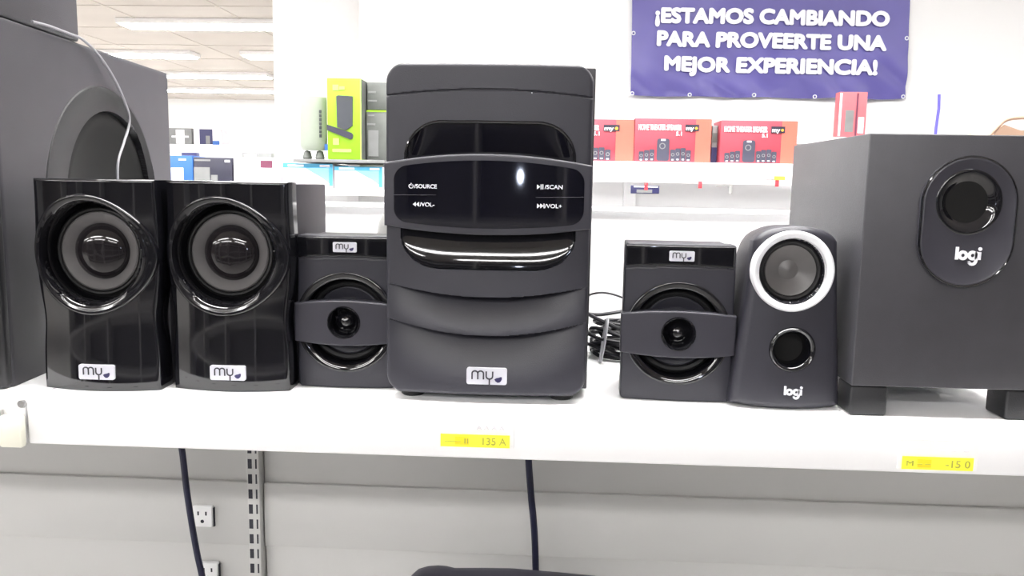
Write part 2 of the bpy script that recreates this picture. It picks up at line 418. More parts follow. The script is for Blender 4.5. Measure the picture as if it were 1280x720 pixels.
# price tickets
def ticket(px0, px1, pyt, pyb, label, txt, d=0.6095):
    a = at(px0, pyt, d); b = at(px1, pyb, d); zt = (a.z + at(px1, pyt, d).z) / 2; cx = (a.x + b.x) / 2; cz = (a.z + b.z) / 2
    t = thing('price_ticket', label, 'price tag', (cx, d, b.z))
    w_, h_ = b.x - a.x, 0.0105; o = -b.z
    MB().box((0, -0.0004, h_ + 0.0015), (w_ * 1.12, 0.0006, h_ * 2.25), 0.0).build('paper', PAPER, t, smooth=False)
    s = MB().box((0, -0.0010, h_ / 2), (w_, 0.0005, h_ * 0.98)).build('yellow_strip', YEL, t, smooth=False)
    MB().box((-w_ * 0.19, -0.0014, h_ * 0.5), (w_ * 0.20, 0.0002, h_ * 0.62)).build('orange_block', YEL2, s, smooth=False)
    m = MB()
    m.add(*(lambda q: (q.v, q.f))(text_mb(txt[0], w_ * 0.34, h_ * 0.42, cx=-w_ * 0.27, cz=h_ * 0.5, y0=-0.0019, y1=-0.0015)))
    m.add(*(lambda q: (q.v, q.f))(text_mb(txt[1], w_ * 0.34, h_ * 0.58, cx=w_ * 0.28, cz=h_ * 0.52, y0=-0.0019, y1=-0.0015)))
    m.build('printed_price', OLIVEINK, s, smooth=False)
    text_mb(txt[2], w_ * 0.4, h_ * 0.3, cx=w_ * 0.22, cz=h_ * 1.55, y0=-0.0012, y1=-0.0008).build('printed_text', GREYINK, t, smooth=False)
ticket(551, 637, 545, 560, 'yellow price ticket on shelf lip below the large middle speaker', ('\u2013\u2013\u2013 \u25ae\u25ae'.replace('\u25ae', 'I'), '135 A', 'A A A A'))
ticket(1127, 1215, 573.5, 588.5, 'yellow price ticket on shelf lip below the boxy right speaker', ('M \u2013 \u2013', '-15 0', '- - -'))

# ------------------------------------------------------------------ middle large speaker
def main_sub():
    yf = 0.646; xc = (at(483, 110, yf).x + at(743, 110, yf).x) / 2 - 0.0005
    t = thing('subwoofer', 'large black tiered speaker with touch control band, centre of the shelf', 'speaker', (xc, yf, 0))
    L = lambda px, py: ((lambda q: (q.x - xc, q.z))(at(px, py, yf)))
    zr = lambda py: L(613, py)[1]
    zT, zB = zr(80), 0.0068; H = zT - zB; HW = 0.0826
    B = 0.006
    base = lambda x: -B * (1 - (x / HW) ** 2)
    arc = lambda x, yc, ye: zr(ye) + (zr(yc) - zr(ye)) * (1 - (x / HW) ** 2)
    zt1, zt2 = 0, 0
    rT, rB = 0.0145, 0.0150
    ZR = {k: zr(k) for k in (80, 113, 121, 152, 193, 205, 284, 293, 336, 356, 371, 400, 419)}
    A = lambda x, c, e: ZR[e] + (ZR[c] - ZR[e]) * (1 - (x / HW) ** 2)
    xl1, xr1 = L(507, 190)[0], L(719, 190)[0]
    xl2, xr2 = L(502, 310)[0], L(718, 310)[0]
    def win_up(x):  # top edge of the upper recess at x
        r = 0.030; e = min(x - xl1, xr1 - x)
        if e < 0: return None
        q = 0.0 if e > r else r - sqrt(max(0, r * r - (r - e) ** 2))
        return ZR[152] - q * 0.95
    def win_lo(x):
        r = 0.032; e = min(x - xl2, xr2 - x)
        if e < 0: return None
        q = 0.0 if e > r else r - sqrt(max(0, r * r - (r - e) ** 2))
        return ZR[336] + q * 0.85
    def hw(z):
        if z > zT - rT: return HW - rT + sqrt(max(0, rT ** 2 - (z - zT + rT) ** 2))
        if z < zB + rB: return HW - rB + sqrt(max(0, rB ** 2 - (zB + rB - z) ** 2))
        return HW
    def off(x, z):
        y = base(x); u2 = (x / HW) ** 2
        if abs(z - A(x, 113, 121)) < 0.0006: y += 0.0012
        wz = win_up(x)
        if wz is not None and z < wz and z > ZR[205] - 0.004: y += 0.009
        lz = win_lo(x)
        if lz is not None and z > lz and z < ZR[284] + 0.004: y += 0.011
        fade = 1 - u2 ** 1.5
        a1, a2 = A(x, 371, 356), A(x, 419, 400)
        if z < a2: q = min(1, (a2 - z) / 0.050); y += 0.0150 * fade * (1 - q) ** 2.0
        elif z < a1: q = (a1 - z) / (a1 - a2); y += 0.0130 * fade * (1 - q) ** 1.6
        else:
            q = max(0.0, 1 - (z - a1) / 0.022); y -= 0.0015 * fade * q
        return y
    U = dense(150, edge=0.03, m=5); V = dense(330, 0, 1, edge=0.02, m=9)
    def S(u, v):
        z = zB + v * H; x = u * hw(z)
        e = min(hw(z) - abs(x), z - zB + 0.0, zT - z)
        return (x, off(x, z) + rimdrop(e, 0.003), z)
    shell(U, V, S, 0.0170).build('front_panel', MATTE, t, ang=50)
    MB().box2((-HW + 0.0026, 0.0172, 0.009), (HW + 0.0022, 0.235, zT + 0.0002), 0.0012).build('cabinet', VINYL, t)
    for sx in (-1, 1):
        for yy in (0.0205, 0.20):
            MB().lathe([(0.0001, 0), (0.0085, 0), (0.0105, 0.0012), (0.0105, 0.0083), (0.0095, 0.0093), (0.0001, 0.0093)], n=28)
            fm = MB(); pr = [(0.0001, 0.0), (0.0088, 0.0), (0.0100, 0.001), (0.0100, 0.0089), (0.0001, 0.0089)]
            fm.grid(lambda i, j: (sx * 0.0635 + pr[j][0] * cos(2 * pi * i / 28), yy + pr[j][0] * sin(2 * pi * i / 28), pr[j][1]), 28, 5, True)
            fm.build('foot', RUBBER, t)
    # glossy upper window, slightly bowed
    U2 = dense(60, edge=0.05, m=8)
    def S2(u, v):
        x = (xl1 + xr1) / 2 + u * (xr1 - xl1) / 2 * 0.985; top = (win_up(x) or ZR[193]) - 0.0012; bot = ZR[205] - 0.003
        z = bot + v * (top - bot)
        return (x, base(x) + 0.0072 - 0.0042 * v ** 1.3, z)
    wn = shell(U2, [i / 24 for i in range(25)], S2, 0.013).build('display_window', GLOSSD, t)
    # thin gloss frame following the upper opening
    fr = []
    for k in range(61):
        x = xl1 + 0.0002 + (xr1 - xl1 - 0.0004) * (0.5 - 0.5 * cos(pi * k / 60)); fr.append((x, base(x) + 0.0010, (win_up(x) or ZR[193]) - 0.0006))
    fr = [(fr[0][0], fr[0][1], ZR[205] - 0.002)] + fr + [(fr[-1][0], fr[-1][1], ZR[205] - 0.002)]
    MB().tube(fr, 0.0013, 8).build('window_rim', GLOSS, t)
    # glossy lower scoop
    def S3(u, v):
        x = (xl2 + xr2) / 2 + u * (xr2 - xl2) / 2 * 0.992; bot = (win_lo(x) or ZR[284]) + 0.0004; top = ZR[284] + 0.002
        z = bot + v * (top - bot)
        uu = abs(u)
        d = 0.0005 + 0.0110 * v ** 1.5 * (1 - 0.35 * uu ** 4)
        return (x, base(x) + d, z)
    shell(U2, [i / 24 for i in range(25)], S3, 0.0150).build('gloss_scoop', GLOSS, t)
    # control band
    U3 = dense(60, edge=0.03, m=5)
    def SB(u, v):
        x = u * (HW + 0.0008); top = A(x, 193, 205); bot = A(x, 293, 284)
        z = bot + v * (top - bot); e = min((1 - abs(u)) * HW, v * (top - bot), (1 - v) * (top - bot))
        return (x, base(x) - 0.0048 + rimdrop(e, 0.0018), z)
    bd = shell(U3, dense(16, 0, 1, edge=0.04, m=6), SB, 0.010).build('control_band', SATIN, t)
    # glossy touch panel inset in the band
    xl3, xr3 = L(494, 240)[0], L(730, 240)[0]
    def rr(x, r=0.010):
        e = min(x - xl3, xr3 - x); return 0 if e > r else r - sqrt(max(0, r * r - (r - max(0, e)) ** 2))
    def pan(name, f0, f1, m, y, inset=0):
        def SP(u, v):
            x = (xl3 + xr3) / 2 + u * ((xr3 - xl3) / 2 - inset)
            top = A(x, 193, 205) - 0.0052 - rr(x); bot = A(x, 293, 284) + 0.0052 + rr(x)
            z0 = bot + f0 * (top - bot); z1 = bot + f1 * (top - bot)
            z = z0 + v * (z1 - z0)
            return (x, base(x) - y, z)
        return shell(U3, [i / 6 for i in range(7)], SP, base(0) + 0.004).build(name, m, bd)
    pan('touch_panel', 0, 1, GLOSSD, 0.0051)
    # button seams
    for (a, b, py) in ((493, 547, 243.5), (670, 731, 246.5)):
        m = MB(); n = 14; pts = []
        for k in range(n + 1):
            q = L(a + (b - a) * k / n, py); pts.append((q[0], base(q[0]) - 0.0052, q[1]))
        m.tube(pts, 0.00022, 6).build('button_seam', SATIN, bd)
    def lab(body, x0, x1, yc, hpx):
        a, b = L(x0, yc), L(x1, yc); h_ = hpx * 0.00065
        text_mb(body, b[0] - a[0], h_, offset=0.0, bold=0.00008, cx=(a[0] + b[0]) / 2, cz=a[1], y0=-0.0056, y1=-0.0050, yfun=lambda x, z: base(x)).build('button_label', WHITEINK, bd, smooth=False)
    def poly(pts, yc):
        m = MB()
        for pl in pts:
            q = [L(px, yc + dy) for px, dy in pl]; yy = base(q[0][0]) - 0.0056
            m.prism(q, yy, yy + 0.0006)
        m.build('button_icon', WHITEINK, bd, smooth=False)
    lab('/SOURCE', 520, 548, 232.5, 5.0); lab('/VOL-', 527, 545, 255, 5.0)
    lab('/SCAN', 681, 703, 233.5, 5.0); lab('/VOL+', 681, 702, 257, 5.0)
    c = L(516, 232.5); yy = base(c[0]) - 0.0056
    m = MB(); m.ribbon(circ(c[0], c[1], 0.0017, 14, radians(125), radians(415)), 0.0006, yy, yy + 0.0006)
    m.ribbon([(c[0], c[1] + 0.0003), (c[0], c[1] + 0.0024)], 0.0006, yy, yy + 0.0006); m.build('button_icon', WHITEINK, bd, smooth=False)
    tri = lambda x, s: [(x, -3 if s > 0 else 0), (x + 4 * 1, 0 if s > 0 else -3), (x + (0 if s > 0 else 4), 3)]
    T_ = lambda x: [(x, -3), (x + 4, 0), (x, 3)]
    TL = lambda x: [(x, 0), (x + 4, -3), (x + 4, 3)]
    Bx = lambda x: [(x, -3), (x + 1.1, -3), (x + 1.1, 3), (x, 3)]
    poly([TL(518), TL(522)], 255)
    poly([T_(671.5), Bx(676), Bx(678.2)], 233.5)
    poly([T_(671.5), T_(675.5), Bx(679.6)], 257)
    q = L(609, 468.5); badge(t, q[0], off(q[0], q[1]) - 0.0004, q[1], 0.0332)
    MB().lathe([(0.0001, -0.0006), (0.0004, -0.0004), (0.0005, 0.0002)], (L(665, 117)[0], base(L(665, 117)[0]), L(665, 117)[1]), 10).build('white_speck', WHITEINK, t)  # tiny white dot on the cap seam
    return t
main_sub()

# ------------------------------------------------------------------ glossy black bookshelf speakers
def gloss_speaker(loc, label, group, rz=0.0):
    t = thing('bookshelf_speaker', label, 'speaker', loc, rz, group)
    HWx = 0.0520; H = 0.178; cz = 0.117; B = 0.009
    cx = -0.002
    def hw(z):
        v = z / H
        # bulge at the ring, waist below, flare at the base
        return HWx + 0.0018 * math.exp(-((z - cz) / 0.028) ** 2) - 0.0026 * math.exp(-((z - 0.060) / 0.020) ** 2) - 0.0015 * (1 - v)
    def off(x, z):
        y = -B * (1 - (x / HWx) ** 2)
        y += 0.0013 * math.exp(-((z - 0.055) / 0.030) ** 2)
        r = sqrt((x - cx) ** 2 + (z - cz) ** 2)
        if r < 0.0415: y = 0.020
        return y
    def S(u, v):
        z = v * H; x = u * hw(z); e = min(hw(z) - abs(x), H - z, z + 0.001)
        return (x, off(x, z) + rimdrop(e, 0.0022), z)
    shell(dense(84, edge=0.03, m=5), dense(130, 0, 1, edge=0.015, m=5), S, 0.022).build('front_panel', GLOSS, t, ang=50)
    MB().box2((-0.0505, 0.0222, 0.0), (0.0505, 0.118, H - 0.0015), 0.0015).build('cabinet', VINYL, t)
    # flared egg shaped ring
    n = 96
    def outline(r, k, y, dz=0.0, dx=0.0):
        out = []
        for i in range(n):
            a = 2 * pi * i / n
            # pointed towards the right, flattened on the upper right
            rr_ = r * (1 + k * (0.11 * max(0, cos(a)) ** 6 - 0.06 * max(0, cos(a - radians(55))) ** 2 + 0.03 * max(0, cos(a + pi / 2)) ** 2))
            out.append((cx + dx + rr_ * cos(a), y, cz + dz + rr_ * sin(a)))
        return out
    def surf(ring, d):
        return [(x, (-B * (1 - min(1, (x / HWx) ** 2))) + 0.0013 * math.exp(-((z - 0.055) / 0.030) ** 2) + d, z) for x, _, z in ring]
    rings = [surf(outline(0.0508, 1.0, 0), 0.0030), surf(outline(0.0505, 1.0, 0), -0.0010), surf(outline(0.0498, 1.0, 0), -0.0026), surf(outline(0.0488, 1.0, 0), -0.0031),
             surf(outline(0.0472, 0.9, 0), -0.0026), surf(outline(0.0458, 0.75, 0), -0.0021), surf(outline(0.0446, 0.6, 0), -0.0017), outline(0.0434, 0.4, -0.0072), outline(0.0420, 0.2, -0.0030), outline(0.0405, 0.05, 0.004), outline(0.0398, 0, 0.010), outline(0.0395, 0, 0.019)]
    MB().ringloft(rings).build('flared_ring', GLOSS, t, ang=60)
    c = (cx, 0, cz)
    w_ = MB().lathe([(0.0405, 0.0190), (0.0395, 0.0120), (0.0380, 0.0105), (0.0365, 0.0085), (0.0350, 0.0085), (0.0338, 0.0105)], c, 72).build('woofer_surround', RUBBER, t)
    MB().lathe([(0.0340, 0.0118), (0.0334, 0.0088), (0.0322, 0.0082), (0.0290, 0.0098), (0.0250, 0.0120), (0.0236, 0.0132)], c, 72).build('woofer_cone', GREYRING, w_)
    MB().lathe([(0.0242, 0.0140), (0.0236, 0.0118), (0.0215, 0.0096), (0.018, 0.0074), (0.013, 0.0056), (0.007, 0.0046), (0.0001, 0.0043)], c, 72).build('dust_cap', DOME, w_)
    q = 0.0005; zb = 0.0165
    badge(t, q, off(q, zb) - 0.0006, zb, 0.0305)
    return t
G = 'pair of glossy black bookshelf speakers'
s2x = (-0.3290 - 0.2255) / 2 * (0.662 / 0.68)
gloss_speaker((at(285, 300, 0.662).x, 0.662, 0.0003), 'glossy black bookshelf speaker with grey ringed woofer, second from left', G)
gloss_speaker((at(120, 300, 0.652).x, 0.652, 0.0003), 'glossy black bookshelf speaker with grey ringed woofer, leftmost of the pair', G)

# ------------------------------------------------------------------ charcoal satellites with a band across the woofer
def satellite(px0, px1, pyc, yf, label, group, H=0.136, rz=0.0):
    a = at(px0, pyc, yf).x; b = at(px1, pyc, yf).x; xc = (a + b) / 2; HWx = (b - a) / 2
    t = thing('satellite_speaker', label, 'speaker', (xc, yf, 0.0003), rz, group)
    B = 0.0035; wz = H * 0.435; R0 = 0.0435
    base = lambda x: -B * (1 - (x / HWx) ** 2)
    rc = 0.004
    def hw(z):
        k = HWx - 0.0008 * (z / H)
        for zz in (z, H - z):
            if zz < rc: k = min(k, HWx - rc + sqrt(max(0, rc * rc - (rc - zz) ** 2)))
        return k
    def off(x, z):
        y = base(x); r = sqrt(x * x + (z - wz) ** 2)
        if r < R0 * 0.86: y += 0.016
        elif r < R0: y += 0.0085 * (R0 - r) / (R0 * 0.14)
        if abs(z - (H - 0.0205 + 0.002 * (1 - (x / HWx) ** 2))) < 0.0005: y += 0.0008
        return y
    def S(u, v):
        z = v * H; x = u * hw(z); e = min(hw(z) - abs(x), H - z, z)
        return (x, off(x, z) + rimdrop(e, 0.0016), z)
    shell(dense(90, edge=0.03, m=5), dense(130, 0, 1, edge=0.02, m=6), S, 0.018).build('front_panel', MATTE, t, ang=50)
    MB().box2((-HWx + 0.0028, 0.0182, 0.0), (HWx - 0.0020, 0.072, H - 0.0020), 0.0015).build('cabinet', VINYL, t)
    # darker top strip
    def ST(u, v):
        x = u * (HWx - 0.0016); z1 = H - 0.0016; z0 = H - 0.0196 + 0.002 * (1 - u * u)
        z = z0 + v * (z1 - z0); e = min((1 - abs(u)) * HWx, (1 - v) * (z1 - z0), v * (z1 - z0))
        return (x, base(x) - 0.0008 + rimdrop(e, 0.0008), z)
    plabel(shell(dense(30, edge=0.03, m=4), dense(8, 0, 1, edge=0.05, m=4), ST, 0.002).build('top_strip', GLOSS, t), 'glossy black strip across the top')
    # woofer
    c = (0, 0, wz)
    wf = MB().lathe([(R0 + 0.0004, -0.0028), (R0 - 0.0004, -0.0034), (R0 * 0.96, -0.00315), (R0 * 0.92, -0.00253), (R0 * 0.88, -0.0019), (R0 * 0.862, -0.0012), (R0 * 0.852, 0.0015), (R0 * 0.84, 0.013)], c, 80).build('woofer_rim', GLOSS, t, ang=60)
    MB().lathe([(R0 * 0.85, 0.0125), (R0 * 0.81, 0.0075), (R0 * 0.765, 0.0060), (R0 * 0.71, 0.0075), (R0 * 0.685, 0.0105)], c, 72).build('woofer_surround', RUBBER, wf)
    MB().lathe([(R0 * 0.69, 0.0105), (R0 * 0.66, 0.0098), (R0 * 0.30, 0.0150), (0.0001, 0.0145)], c, 72).build('woofer_cone', MATTE, wf)
    # band
    zc = wz + 0.001
    def SB(u, v):
        x = u * (HWx + 0.0012); top = zc + 0.0155 + 0.0035 * (1 - u * u); bot = zc - 0.0175 - 0.0030 * (1 - u * u)
        z = bot + v * (top - bot); e = min((1 - abs(u)) * HWx, v * (top - bot), (1 - v) * (top - bot))
        y = base(x) - 0.0062 + rimdrop(e, 0.0014)
        if sqrt(x * x + (z - zc) ** 2) < 0.0128: y = 0.003
        return (x, y, z)
    bd = shell(dense(80, edge=0.03, m=5), dense(40, 0, 1, edge=0.04, m=5), SB, 0.0045).build('tweeter_band', SATIN, t, ang=50)
    c2 = (0, 0, zc)
    MB().lathe([(0.0146, -0.0090), (0.0142, -0.0101), (0.0134, -0.0102), (0.0122, -0.0085), (0.0112, -0.0050), (0.0104, -0.001), (0.0101, 0.0025)], c2, 56).build('tweeter_horn', GLOSS, bd, ang=60)
    MB().lathe([(0.0104, 0.0020), (0.0088, 0.0010), (0.0082, 0.0015), (0.0074, 0.0003), (0.006, -0.0026), (0.0035, -0.0044), (0.0001, -0.005)], c2, 48).build('tweeter_dome', GLOSS, bd)
    badge(t, 0.0005, base(0) - 0.0010, H - 0.0098, 0.0205)
    return t
satellite(778, 917, 400, 0.668, 'charcoal satellite speaker right of the large middle speaker, white badge on top', 'pair of charcoal satellite speakers', 0.1330, radians(-2.6))
satellite(372, 494, 390, 0.680, 'charcoal satellite speaker partly hidden behind the large middle speaker', 'pair of charcoal satellite speakers', 0.1335)

# ------------------------------------------------------------------ tapered speaker with silver ring
def ring_speaker():
    yf = 0.652; xc = at(986, 420, yf).x
    L = lambda px, py: ((lambda q: (q.x - xc, q.z))(at(px, py, yf)))
    t = thing('desktop_speaker', 'tapered black desktop speaker with bright silver ring round its driver', 'speaker', (xc, yf, 0.0003))
    H = L(988, 283)[1]
    rw = L(989, 339); rp = L(988, 436)
    def hw(z):
        v = z / H; return 0.0335 + 0.0115 * (1 - v) ** 1.1
    cxz = lambda z: 0.0 + 0.0022 * (z / H)
    base = lambda x, z: -0.006 * (1 - (x / 0.045) ** 2) + 0.004 * (z / H) ** 2
    def S(u, v):
        h_ = hw(v * H)
        x = u * h_
        z = v * (H - 0.0075 * u * u - 0.0035 * abs(u) ** 8 * 1.5)
        z += (1 - v) * 0.003 * u * u
        X = x + cxz(z)
        y = base(X, z); e = min(h_ * (1 - abs(u)) * 0.999, (1 - v) * H, v * H)
        y += rimdrop(e, 0.0065) if e < 0.0065 else 0
        if (X - rw[0]) ** 2 + (z - rw[1]) ** 2 < 0.0250 ** 2: y = 0.0135
        if (X - rp[0]) ** 2 + (z - rp[1]) ** 2 < 0.0150 ** 2: y = 0.0135
        return (X, y, z)
    shell(dense(84, edge=0.06, m=8), dense(120, 0, 1, edge=0.03, m=8), S, 0.016, 0.0).build('front_panel', MATTE, t, ang=50)
    # rounded rear body
    prof = [(0.016, 1.0), (0.03, 1.0), (0.05, 0.985), (0.07, 0.94), (0.082, 0.86), (0.088, 0.7)]
    rings = []
    for yy, k in prof:
        ring = []
        for i in range(64):
            a = 2 * pi * i / 64; ca, sa = cos(a), sin(a); q = 6
            d = (abs(ca) ** q + abs(sa) ** q) ** (-1 / q)
            v = 0.5 + 0.5 * d * sa * k; u = d * ca * k
            h_ = hw(v * H); z = v * (H - 0.009 * u * u) ; ring.append((u * h_ * 0.985 + cxz(z), yy, 0.0003 + z * 0.997))
        rings.append(ring)
    m = MB().ringloft(rings); m.add(rings[-1], [tuple(range(64))]); m.build('rear_body', VINYL, t)
    c = (rw[0], base(rw[0], rw[1]), rw[1])
    rg = MB().lathe([(0.0326, 0.006), (0.0326, -0.0020), (0.0320, -0.0033), (0.0306, -0.0036), (0.0270, -0.0012), (0.0262, 0.0010), (0.0255, 0.0045)], c, 80).build('silver_ring', SILVER, t)
    MB().lathe([(0.0262, 0.0030), (0.0252, 0.0070), (0.0245, 0.0050), (0.0230, 0.0040), (0.0215, 0.0050), (0.0204, 0.0068)], c, 72).build('driver_surround', RUBBER, t)
    cn = MB().lathe([(0.0208, 0.0080), (0.0204, 0.0054), (0.0190, 0.0058), (0.0080, 0.0125), (0.0060, 0.0122), (0.0035, 0.0106), (0.0001, 0.0100)], c, 64).build('driver_cone', CONE, t)
    c2 = (rp[0], base(rp[0], rp[1]), rp[1])
    MB().lathe([(0.0188, 0.0010), (0.0182, -0.0010), (0.0170, -0.0020), (0.0155, -0.0012), (0.0138, 0.0014), (0.0124, 0.0060), (0.0120, 0.0150)], c2, 64).build('port_flare', GLOSS, t, ang=60)
    MB().lathe([(0.0126, 0.0132), (0.0001, 0.0132)], c2, 40).build('port_shade', HOLE, t)  # black disc paints the shade at the back of the port
    q = L(988.5, 488.5); logi(t, q[0], base(q[0], q[1]) - 0.0002, q[1], 0.0150)
    return t
ring_speaker()

# ------------------------------------------------------------------ boxy subwoofer on the right
def box_sub():
    yf = 0.637; x0 = at(1088, 170, yf).x - 0.0003; zt = at(1090, 167, yf).z; zb = at(1070, 483, yf).z
    W = 0.1510; xc = x0 + W / 2
    L = lambda px, py: ((lambda q: (q.x - xc, q.z))(at(px, py, yf)))
    t = thing('subwoofer', 'plain charcoal box subwoofer on stub feet at the right edge', 'speaker', (xc, yf, 0.0003))
    D = 0.195
    MB().box2((-W / 2, 0.0, zb), (W / 2, D, zt), 0.0012, 3).build('cabinet', CHAR, t)
    for sx in (-1, 1):
        for y0_ in (0.0005, D - 0.035):
            w_ = 0.0292
            a = -W / 2 if sx < 0 else W / 2 - w_
            MB().box2((a, y0_, 0), (a + w_, y0_ + 0.030, zb - 0.0002), 0.002, 3).build('foot', VINYLD, t)
    c = L(1208, 253); top = L(1208, 196); bot = L(1205, 357); lf = L(1149, 260); rt = L(1268, 260)
    hwp = (rt[0] - lf[0]) / 2; xcp = (lf[0] + rt[0]) / 2
    # stadium plate with hole
    n = 96
    def stad(r, y, shrink=0):
        out = []
        zc1, zc2 = top[1] - hwp, bot[1] + hwp * 0.98
        for i in range(n):
            a = 2 * pi * i / n
            cc = zc1 if sin(a) >= 0 else zc2
            out.append((xcp + r * cos(a), y, cc + r * sin(a)))
        return out
    def hole(r, y): return [(c[0] + r * cos(2 * pi * i / n), y, c[1] + r * sin(2 * pi * i / n)) for i in range(n)]
    pl = MB().ringloft([stad(hwp, 0.0008), stad(hwp, -0.0030), stad(hwp - 0.0008, -0.0044), stad(hwp - 0.0020, -0.0048), stad(hwp - 0.0030, -0.0044), hole(0.0245, -0.0042)]).build('port_plate', SATIN, t, ang=30)
    MB().tube(stad(hwp - 0.0004, -0.0036), 0.0011, 8, True).build('plate_rim', GLOSS, t)
    MB().lathe([(0.0252, -0.0040), (0.0245, -0.0048), (0.0225, -0.0046), (0.0195, -0.0030), (0.0172, -0.0012), (0.0158, -0.0003)], (c[0], 0, c[1]), 64).build('port_flare', GLOSS, t, ang=60)
    MB().lathe([(0.0164, -0.0004), (0.0001, -0.0003)], (c[0], 0, c[1]), 48).build('port_shade', HOLE, t)  # flat black disc on the solid cabinet, painted shade for the port opening
    q = L(1206.5, 319.5); logi(t, q[0], -0.0043, q[1], 0.0200)
    return t
box_sub()

# ------------------------------------------------------------------ tall side-firing subwoofer at the left edge with another one stacked on it
def side_sub():
    p = Vector((-0.4555, 0.648, 0)); ang = radians(4.3)          # turned left: its right flank is seen
    dirv = Vector((-sin(ang), cos(ang), 0))
    d = ray(212, 150); k = (p.x * dirv.y - p.y * dirv.x) / (d.x * dirv.y - d.y * dirv.x)
    far = Vector((d.x * k, d.y * k, 0)); D = (far - p).length
    H = 0.310
    t = thing('subwoofer', 'tall black subwoofer at the left edge, woofer set in its side', 'speaker', (p.x, p.y, 0.0003), ang)
    W = 0.20
    # flank as heightfield in local y,z with a round recess, normal +x
    cy, cz, R = 0.188, 0.152, 0.122; c2y, c2z, R2 = 0.214, 0.152, 0.098
    def S(u, v):
        y = u * D; z = v * H
        r = sqrt((y - cy) ** 2 + (z - cz) ** 2); x = 0.0
        if r < R: x = -0.007 * min(1, (R - r) / 0.010)
        if sqrt((y - c2y) ** 2 + (z - c2z) ** 2) < R2: x = -0.030
        e = min(y, D - y, H - z)
        return (x - rimdrop(e, 0.003), y, z)
    U = dense(260, 0, 1, edge=0.02, m=5); V = dense(240, 0, 1, edge=0.02, m=5)
    g_ = [[S(u, v) for u in U] for v in V]
    m = MB().grid(lambda i, j: g_[j][i], len(U), len(V))
    m.box2((-W, 0.003, 0), (-0.034, D - 0.003, H - 0.003))
    for (a, b) in (((-0.034, 0.003, 0), (-0.003, 0.0032, H - 0.003)), ((-0.034, D - 0.0032, 0), (-0.003, D - 0.003, H - 0.003)), ((-0.034, 0.003, H - 0.0032), (-0.003, D - 0.003, H - 0.003)), ((-0.034, 0.003, 0), (-0.003, D - 0.003, 0.0002))):
        m.box2(a, b)
    m.build('cabinet', CHAR, t, ang=50)
    def lx(prof, yc, zc, n=72):
        mb = MB(); mb.grid(lambda i, j: (prof[j][1], yc + prof[j][0] * cos(2 * pi * i / n), zc + prof[j][0] * sin(2 * pi * i / n)), n, len(prof), True); return mb
    ry = (lambda i: (cy + R * cos(2 * pi * i / 72), cz + R * sin(2 * pi * i / 72)))
    r2 = (lambda i: (c2y + R2 * cos(2 * pi * i / 72), c2z + R2 * sin(2 * pi * i / 72)))
    wf = MB().ringloft([[(-0.0005, *ry(i)) for i in range(72)], [(0.0006, *[c + (q - c) * 0.985 for q, c in zip(ry(i), (cy, cz))]) for i in range(72)],
        [(-0.0040, *[c + (q - c) * 0.95 for q, c in zip(ry(i), (cy, cz))]) for i in range(72)], [(-0.0062, *r2(i)) for i in range(72)], [(-0.029, *r2(i)) for i in range(72)]]).build('woofer_surround', VINYLD, t, ang=50)
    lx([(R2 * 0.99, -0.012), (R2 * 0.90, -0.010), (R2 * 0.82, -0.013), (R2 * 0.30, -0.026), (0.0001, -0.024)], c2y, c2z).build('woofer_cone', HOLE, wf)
    f_ = MB().box2((-W, -0.010, 0.0), (-0.0005, 0.0028, H), 0.004, 3).build('front_panel', VINYLD, t)
    q = MB().lathe([(0.026, 0.0), (0.025, -0.003), (0.022, -0.004), (0.018, -0.001), (0.0175, 0.006), (0.0001, 0.006)], (-0.0325, -0.0105, 0.232), 48).build('front_port', GLOSS, t)
    # the box stacked on top
    d2 = ray(98, 20); k2 = (p.x * dirv.y - p.y * dirv.x) / (d2.x * dirv.y - d2.y * dirv.x)
    D2 = (Vector((d2.x * k2, d2.y * k2, 0)) - p).length
    t2 = thing('subwoofer', 'black speaker cabinet stacked on the tall subwoofer, cropped by the top left', 'speaker', (p.x, p.y, H + 0.0008), ang)
    MB().box2((-W, 0.003, 0.0), (0.0, D2, 0.24), 0.003, 3).build('cabinet', CHAR, t2)
    MB().box2((-W, -0.010, 0.0), (-0.0005, 0.0028, 0.24), 0.003, 3).build('front_panel', VINYLD, t2)
    return p, dirv, D, D2, H
sp, sdir, sD, sD2, sH = side_sub()
# wire down the flank
nrm = Vector((cos(radians(4.3)), sin(radians(4.3)), 0))
def on_flank(px, py, off_=0.003):
    d = ray(px, py); q = sp + nrm * off_
    k = (q - O).dot(nrm) / d.dot(nrm); return O + d * k
pts = [on_flank(40, 27, 0.0035), on_flank(62, 33, 0.004), on_flank(86, 42, 0.005), on_flank(104, 50, 0.004), on_flank(124, 70, 0.006), on_flank(142, 97, 0.008), on_flank(155, 125, 0.006), on_flank(162, 150, 0.004), on_flank(155, 178, 0.004), on_flank(148, 200, 0.004), on_flank(147, 224, 0.004), on_flank(150, 260, 0.004), on_flank(156, 330, 0.004)]
wire = MB().tube(spline(pts, 8), 0.0014, 8).build('wire', CABLEG)
tag(wire, 'thin grey wire curving down the side of the tall left subwoofer', 'cable')

